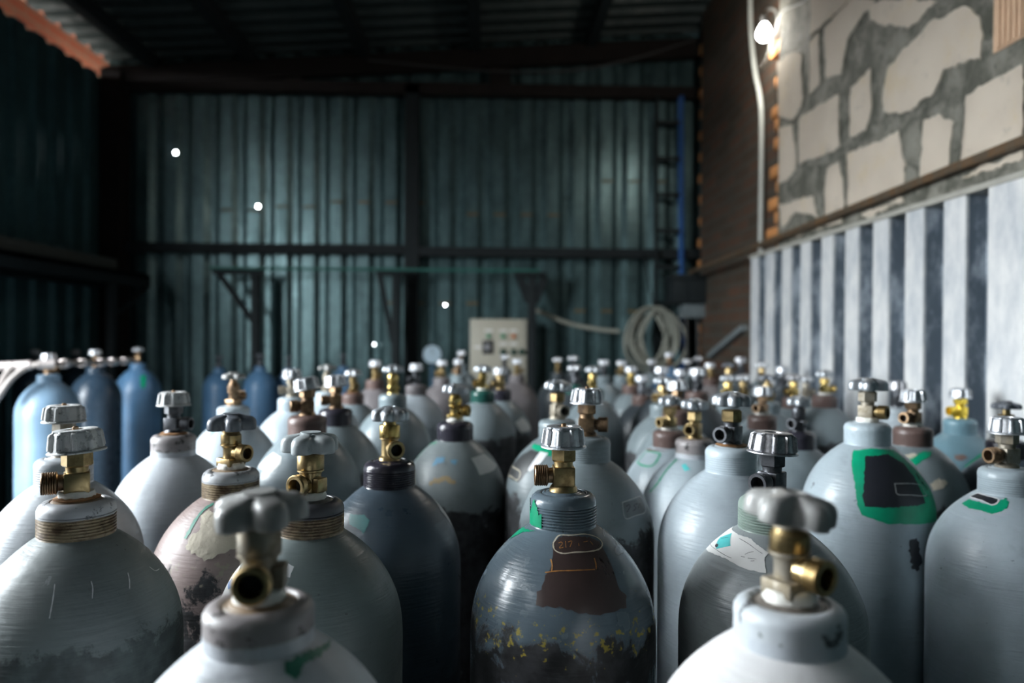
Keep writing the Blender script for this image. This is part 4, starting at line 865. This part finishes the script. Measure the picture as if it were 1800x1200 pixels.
# id: wheel, wheel material, wheel turn, tilt (x, y), valve, valve material, outlet azimuth (0 = towards -Y, 90 = +X), body paint, neck kind, neck material or None, extra ('t' tape, 's' rusty seal, 'n' nut), label
CYL = {
 'A': ('F', 'dust', 20, (0, -3), 'rnd', 'greyed', 4, 'white', 'smooth', 'collar', 't', 'pale grey cylinder in the left foreground, blurred, with fat five-knob handwheel'),
 'B': ('H', 'dust', 2, (0, 8), 'flg', 'greyed', 28, 'offwhite', 'smooth', 'palecollar', 't', 'off-white cylinder in the right foreground with knobbed wheel and brass outlet'),
 'C': ('C', 'alu', 12, (0, 0), 'hex', 'brass', -90, 'bluegrey', 'thread', None, 'n', 'glossy blue-grey cylinder front centre with brown patch and chalk oval'),
 'D': ('W', 'worn', 6, (0, -4), 'hex', 'brass', -62, 'matgrey', 'thread', 'rust', 'tsn', 'big matt grey cylinder at the left edge with rusty threaded neck and pitted white wheel'),
 'E': ('W', 'worn', 26, (0, 0), 'hex', 'greyed', 170, 'white', 'soft', None, 'n', 'white cylinder at the left edge behind the big matt grey one'),
 'F': ('W', 'worn', 4, (0, 0), 'hex', 'black', 80, 'white', 'soft', 'collar', 'sn', 'white cylinder with blackened valve, standing alone in front of the dark back left'),
 'G': ('F', 'darkgrey', 8, (0, 0), 'flg', 'brass', 62, 'brown', 'thread', 'rust', 't', 'brown cylinder with peeling cream paint and dark knobbed wheel'),
 'H': ('D', 'dust', 30, (0, 0), 'flg', 'old', 150, 'pale', 'soft', None, '', 'pale cylinder with tall brown valve and green line, behind the peeling cream one'),
 'I': ('F', 'grey', 40, (0, 0), 'rnd', 'brass', -28, 'greygreen', 'thread', 'rustdark', 't', 'grey-green cylinder with grey five-knob wheel and large round brass outlet'),
 'J': ('S', 'chrome', 10, (0, 0), 'rnd', 'brass', 30, 'slate', 'thread', 'darkneck', '', 'dark slate cylinder with black threaded neck and small scalloped wheel'),
 'K': ('C', 'alu', 0, (0, -9), 'hex', 'old', -70, 'grey', 'soft', 'brownneck', '', 'grey cylinder with tilted bell wheel and curling white label on the left'),
 'L': ('C', 'alu', 15, (0, -3), 'hex', 'old', -75, 'greydark', 'soft', 'darkneck', '', 'grey cylinder with dark neck right behind the curling-label cylinder'),
 'M': ('C', 'alu', 0, (0, 0), 'hex', 'greyed', -85, 'lightblue', 'soft', None, '', 'light blue cylinder with left-facing outlet, left of the tilted bell wheel'),
 'N': ('D', 'dust', 0, (0, 0), 'flg', 'greyed', 180, 'lightblue', 'soft', None, '', 'light blue cylinder with thin flat pale wheel, second row behind the tilted bell wheel'),
 'O': ('T', 'chrome', 15, (0, 6), 'flg', 'gold', 75, 'greywear', 'soft', 'darkneck', 't', 'grey cylinder with blue and rust stains, white label and black bottom'),
 'P': ('S', 'chrome', 0, (0, 0), 'rnd', 'gold', 10, 'grey', 'soft', None, '', 'grey cylinder with bright brass valve, behind the dark slate one'),
 'Q': ('C', 'alu', 0, (0, 0), 'hex', 'black', -60, 'pale', 'soft', 'mauve', '', 'pale cylinder with dark valve, below the round gauge dial'),
 'R': ('C', 'alu', 0, (0, 0), 'hex', 'brass', 40, 'mauve', 'soft', 'brownneck', '', 'brownish cylinder with bell wheel and brass valve left of the bright brass one'),
 'S': ('T', 'alu', 0, (0, 0), 'flg', 'brass', 30, 'grey', 'soft', 'brownneck', 's', 'grey cylinder with rusty neck seal left of the brownish cylinder'),
 'T': ('T', 'chrome', 0, (0, 0), 'flg', 'gold', -60, 'greydark', 'soft', 'greenneck', 't', 'grey cylinder with dark green neck and brass valve below the control panel'),
 'U': ('C', 'alu', 0, (0, 0), 'hex', 'brass', -70, 'greydark', 'soft', 'darkneck', '', 'grey cylinder with white label, right beside the dark green neck'),
 'V': ('C', 'alu', 0, (0, 0), 'hex', 'brass', 90, 'mauve', 'soft', None, '', 'small distant cylinder under the lower right corner of the control panel'),
 'W': ('C', 'alu', 0, (0, 0), 'hex', 'old', 0, 'grey', 'soft', None, '', 'farthest cylinder just left of the control panel'),
 'X': ('C', 'alu', 0, (0, 0), 'hex', 'old', -30, 'grey', 'soft', None, '', 'second farthest cylinder left of the control panel, brass valve, bell wheel'),
 'Y': ('C', 'alu', 0, (0, 4), 'hex', 'brass', -40, 'mauve', 'soft', None, '', 'distant mauve cylinder with bell wheel just right of the gauge dial'),
 'Z': ('C', 'alu', 0, (0, 0), 'hex', 'black', 0, 'dark', 'soft', None, '', 'dark distant cylinder in front of the control panel buttons'),
 'AA': ('T', 'chrome', 0, (0, 6), 'hex', 'greyed', 20, 'greydark', 'soft', None, '', 'grey cylinder with black panel, green band and white bar, behind front centre one'),
 'AB': ('C', 'alu', 15, (0, 2), 'hex', 'old', 80, 'greydark', 'soft', None, 'n', 'grey cylinder with chalk-framed scrawl, right behind the glossy blue-grey one'),
 'AC': ('T', 'chrome', 0, (0, 0), 'hex', 'gold', 180, 'grey', 'soft', 'greenneck', '', 'cylinder with bright brass bonnet right behind the chalk-scrawl cylinder wheel'),
 'AD': ('T', 'alu', 0, (0, 0), 'hex', 'black', 40, 'dark', 'soft', 'greenneck', '', 'dark cylinder with scalloped wheel behind the black-panel cylinder'),
 'AE': ('T', 'alu', 0, (0, 0), 'hex', 'brass', 0, 'dark', 'soft', None, '', 'left one of two farthest dark cylinders right of the control panel'),
 'AF': ('T', 'alu', 0, (0, 0), 'hex', 'black', 0, 'dark', 'soft', None, '', 'right one of two farthest dark cylinders right of the control panel'),
 'AG': ('C', 'alu', 0, (0, 0), 'hex', 'black', 0, 'grey', 'soft', None, '', 'distant cylinder with round bright wheel, left below the hose coil'),
 'AH': ('C', 'alu', 0, (0, 0), 'hex', 'brass', -50, 'grey', 'soft', None, '', 'distant cylinder directly under the left rim of the hose coil'),
 'AI': ('C', 'alu', 0, (0, 0), 'hex', 'gold', 180, 'greydark', 'soft', 'brownneck', '', 'cylinder with slim brass valve and bright bell wheel under the hose coil'),
 'AJ': ('C', 'alu', 0, (0, 0), 'hex', 'black', 60, 'dark', 'soft', 'brownneck', '', 'dark cylinder with bell wheel nearer than the slim brass valve below the coil'),
 'AK': ('T', 'chrome', 0, (0, 0), 'hex', 'brass', -60, 'greydark', 'soft', None, '', 'grey cylinder with scalloped wheel left of the bright bell wheel in mid row'),
 'AL': ('W', 'alu', 0, (0, 0), 'hex', 'old', -30, 'greydark', 'soft', 'brownneck', '', 'grey cylinder with wide bright bell wheel in the middle right row'),
 'AM': ('T', 'chrome', 20, (0, 0), 'hex', 'brass', -60, 'lightbluewear', 'soft', 'brownneck', 't', 'light blue cylinder with green painted frame and brown shoulder patch'),
 'AN': ('T', 'chrome', 0, (0, 3), 'hex', 'brass', -35, 'lightbluewear', 'soft', 'collar', '', 'worn light blue cylinder with long green stripe and brass outlet facing left'),
 'AO': ('S', 'chrome', 5, (0, 0), 'hex', 'black', -48, 'lightblue', 'soft', None, 's', 'light blue cylinder with black valve and scalloped wheel, behind the labelled one'),
 'AP': ('C', 'alu', 0, (0, 0), 'hex', 'black', 0, 'dark', 'soft', None, '', 'dark cylinder with black valve below the hose coil, right of slim brass valve one'),
 'AQ': ('C', 'alu', 0, (0, 0), 'hex', 'black', 0, 'grey', 'soft', None, '', 'distant cylinder below the right part of the hose coil'),
 'AR': ('C', 'alu', 0, (0, 0), 'hex', 'old', 0, 'blue', 'soft', None, '', 'blue distant cylinder at the right end of the hose coil'),
 'AS': ('C', 'alu', 0, (0, 0), 'hex', 'black', 0, 'dark', 'soft', None, '', 'dark cylinder with round bright bell wheel below the switch box'),
 'AT': ('C', 'alu', 0, (0, 0), 'hex', 'black', 0, 'grey', 'soft', None, '', 'distant grey cylinder right under the grey terminal cover of switch box'),
 'AU': ('T', 'alu', 0, (0, 0), 'hex', 'black', 0, 'grey', 'soft', None, '', 'distant cylinder with scalloped wheel under the switch box'),
 'AV': ('W', 'alu', 0, (0, 0), 'hex', 'black', 0, 'dark', 'soft', 'brownneck', '', 'dark cylinder with tall bright bell wheel under the switch box'),
 'AW': ('C', 'alu', 0, (0, 0), 'hex', 'brass', 0, 'mauve', 'soft', 'brownneck', '', 'distant cylinder with brass valve at the foot of the brick wall'),
 'AX': ('D', 'darkgrey', 0, (0, 0), 'hex', 'brass', 180, 'grey', 'soft', None, '', 'cylinder with thin dull flat wheel in front of the brick wall'),
 'AY': ('T', 'chrome', 0, (0, 0), 'hex', 'gold', 180, 'greydark', 'soft', None, '', 'cylinder with bright scalloped wheel and brass bonnet, left of a near twin'),
 'AZ': ('T', 'alu', 0, (0, 0), 'hex', 'brass', 0, 'greydark', 'soft', None, '', 'near twin of the bright scalloped wheel cylinder, standing on its right'),
 'BA': ('C', 'alu', 8, (0, 0), 'hex', 'old', -50, 'greydark', 'soft', 'brownneck', 't', 'grey cylinder with brown neck and bell wheel, behind the pitted-wheel labelled one'),
 'BB': ('C', 'darkalu', 0, (0, 0), 'hex', 'black', 0, 'dark', 'soft', None, '', 'distant dark cylinder where brick wall meets the zinc cladding'),
 'BC': ('T', 'alu', 0, (0, 0), 'hex', 'brass', 0, 'greydark', 'soft', None, '', 'distant cylinder with olive valve at the far end of the zinc cladding'),
 'BD': ('C', 'alu', 0, (0, 0), 'hex', 'black', 0, 'dark', 'soft', None, '', 'dark cylinder with round bright wheel close to the zinc cladding'),
 'BE': ('T', 'darkalu', 0, (0, 0), 'hex', 'gold', -80, 'greydark', 'soft', 'brownneck', '', 'cylinder with dull wheel and yellow brass valve close to the zinc cladding'),
 'BF': ('D', 'darkgrey', 0, (0, 0), 'hex', 'brass', 0, 'grey', 'soft', None, '', 'cylinder with dull grey flat wheel behind the brown-necked bell wheel one'),
 'BG': ('T', 'alu', 0, (0, 0), 'hex', 'greyed', 90, 'grey', 'soft', None, '', 'cylinder with greyish valve between two brass ones by the zinc cladding'),
 'BH': ('T', 'chrome', 0, (0, 0), 'hex', 'gold', 90, 'greydark', 'soft', 'brownneck', 't', 'cylinder with bright brass valve and brown neck by the zinc cladding'),
 'BI': ('T', 'chrome', 12, (0, 0), 'rnd', 'black', -60, 'grey', 'soft', 'darkneck', '', 'grey cylinder with black valve, scalloped wheel and black neck'),
 'BJ': ('W', 'darkalu', 3, (0, 3), 'hex', 'black', -50, 'labelgrey', 'thread', 'palegreenneck', '', 'grey cylinder with big torn white paper label and pale green threaded neck'),
 'BK': ('H', 'chrome', 30, (0, 0), 'hex', 'greyed', 42, 'lightbluewear', 'soft', None, 't', 'tall light blue cylinder with black panel in a green painted frame'),
 'BL': ('C', 'darkalu', 0, (0, 0), 'hex', 'black', 0, 'pale', 'soft', None, '', 'pale cylinder by the zinc cladding, behind the green-framed one'),
 'BM': ('C', 'alu', 10, (0, 0), 'hex', 'old', -62, 'greydark', 'soft', 'brownneck', 't', 'grey flaking cylinder with brown neck and green smear'),
 'BN': ('C', 'alu', 0, (0, 0), 'hex', 'yellow', -80, 'tealblue', 'soft', None, '', 'teal blue cylinder with bright yellow brass valve by the zinc cladding'),
 'BO': ('D', 'darkgrey', 20, (0, 0), 'hex', 'brass', 120, 'slate', 'soft', 'darkneck', '', 'dark cylinder with flat dark wheel at the right edge, behind light blue one'),
 'BP': ('C', 'alu', 8, (0, 0), 'hex', 'greyed', -80, 'lightbluewear', 'soft', None, '', 'light blue cylinder at the right edge with black oval in a green smear'),
 'BQ': ('C', 'alu', 0, (0, 0), 'hex', 'old', 90, 'rearblue', 'smooth', None, '', 'pale blue cylinder at the left rear, nearest of three on a hose'),
 'BR': ('C', 'alu', 0, (0, 0), 'hex', 'old', 180, 'darkblue', 'smooth', None, '', 'dark blue cylinder at the left rear, middle of three on a hose'),
 'BS': ('T', 'alu', 0, (0, 0), 'hex', 'old', -90, 'blue', 'smooth', None, '', 'blue cylinder with green label at the left rear, end of the hose'),
 'BT': ('C', 'darkalu', 0, (0, 0), 'hex', 'black', 0, 'darkblue', 'smooth', None, '', 'dark blue cylinder behind the pale blue one at the left wall'),
 'BU': ('C', 'darkalu', 0, (0, 0), 'hex', 'black', 0, 'darkblue', 'smooth', None, '', 'dark blue cylinder farthest in the left rear corner'),
 'BX': ('D', 'darkgrey', 0, (0, 0), 'hex', 'black', 0, 'blue', 'smooth', None, '', 'leftmost of the three blue cylinders against the dark back wall'),
 'BY': ('D', 'darkgrey', 0, (0, 0), 'hex', 'black', 0, 'blue', 'smooth', None, '', 'middle one of the three blue cylinders against the dark back wall'),
 'BZ': ('D', 'darkgrey', 0, (0, 0), 'hex', 'black', 0, 'blue', 'smooth', None, '', 'rightmost of the three blue cylinders against the dark back wall'),
 'CA': ('D', 'darkgrey', 0, (0, 0), 'hex', 'black', 0, 'blue', 'smooth', None, '', 'single blue cylinder at the back wall behind the rusty seal cylinder'),
}
def hash_angle(c): return (sum(ord(q) * (i + 3) for i, q in enumerate(c)) * 37) % 360
GROUP = 'gas cylinders standing in the shed'
body_cache = {}
for cid, spec in CYL.items():
    wk, wm, turn, tilt, vk, vmat, oaz, pk, nk, nm, extra, label = spec
    X, Y, H = POS[cid]
    near = Y < 1.75
    root = empty('gas_cylinder', (X, Y, 0), label, 'gas cylinder', GROUP)
    nb = H - HEAD + (.0095 if nk == 'smooth' else 0); ct = H - HEAD + .0395
    paintm = PAINT[pk]
    key = (round(H, 3), near, nk == 'smooth')
    if key not in body_cache: body_cache[key] = body_mesh(H + (.0095 if nk == 'smooth' else 0), 96 if near else 48)
    link('body', body_cache[key], paintm, root, (0, 0, nb), (0, 0, rad(hash_angle(cid))))
    link('neck_ring', NECK[nk], NECKMAT[nm] if nm else paintm, root, (0, 0, nb))
    vb = link('valve_body', VALVE[vk], VM[vmat], root, (0, 0, ct), (0, 0, rad(oaz)))
    op = link('outlet_port', OUT[vk], VM['old' if cid in ('C', 'D', 'BP') else 'brass' if cid in ('A', 'B', 'BK') else vmat], vb)
    if near: link('bore', BORE[vk], DARKHOLE, vb)
    link('bonnet_nut', BONNET[vk], VM['gold' if cid in ('J', 'P', 'AC', 'BH', 'AY') else ('brass' if vmat in ('greyed', 'black') and cid in ('AO', 'AA', 'B') else vmat)], root, (0, 0, ct), (0, 0, rad(turn + 15)))
    me, zb = WHEEL[wk]
    hw = link('handwheel', me, HM[wm], root, (0, 0, ct + zb), (rad(tilt[0]), rad(tilt[1]), rad(turn)))
    if zb > .062 or wk in 'FH':
        mb = None
        link('spindle_hub', HUB[wk], HM[wm] if wk in 'ST' else VM[vmat], root, (0, 0, ct))
    if 'n' in extra: link('spindle_nut', SPINNUT, VM['old'], hw, (0, 0, .0235 if wk in 'CW' else .017))
    if 't' in extra: link('sealing_tape', TAPEM, TAPE, root, (0, 0, ct))
    if 's' in extra: link('seal_ring', SEALM, SEAL, root, (0, 0, ct))
    if cid == 'C':
        mb = MB(); rnd = random.Random(8)
        for k in range(24):
            a0, a1 = rad(163 + k * 2.6), rad(163 + (k + 1) * 2.6); lo_ = .001 + .0015 * rnd.random(); hi_ = .024 + .008 * math.sin(k * .5) + rnd.uniform(-.002, .002)
            for z0, z1 in ((lo_, hi_),): mb.face([(.0397 * math.cos(a0), .0397 * math.sin(a0), z0), (.0397 * math.cos(a1), .0397 * math.sin(a1), z0), (.0397 * math.cos(a1), .0397 * math.sin(a1), z1), (.0397 * math.cos(a0), .0397 * math.sin(a0), z1)])
        link('green_neck_paint', mb.mesh('green_neck_paint'), DEC['green'], root, (0, 0, nb))
    for j, (c, nme, lab, kind, w, colk, jit, lay, polys) in enumerate(MARKS):
        if c == cid:
            mo = link(nme, mark_mesh(nme, kind, w, jit, lay, polys, 31 * j + 5), DEC[colk], root, (0, 0, nb))
            if lab: mo['label'] = lab
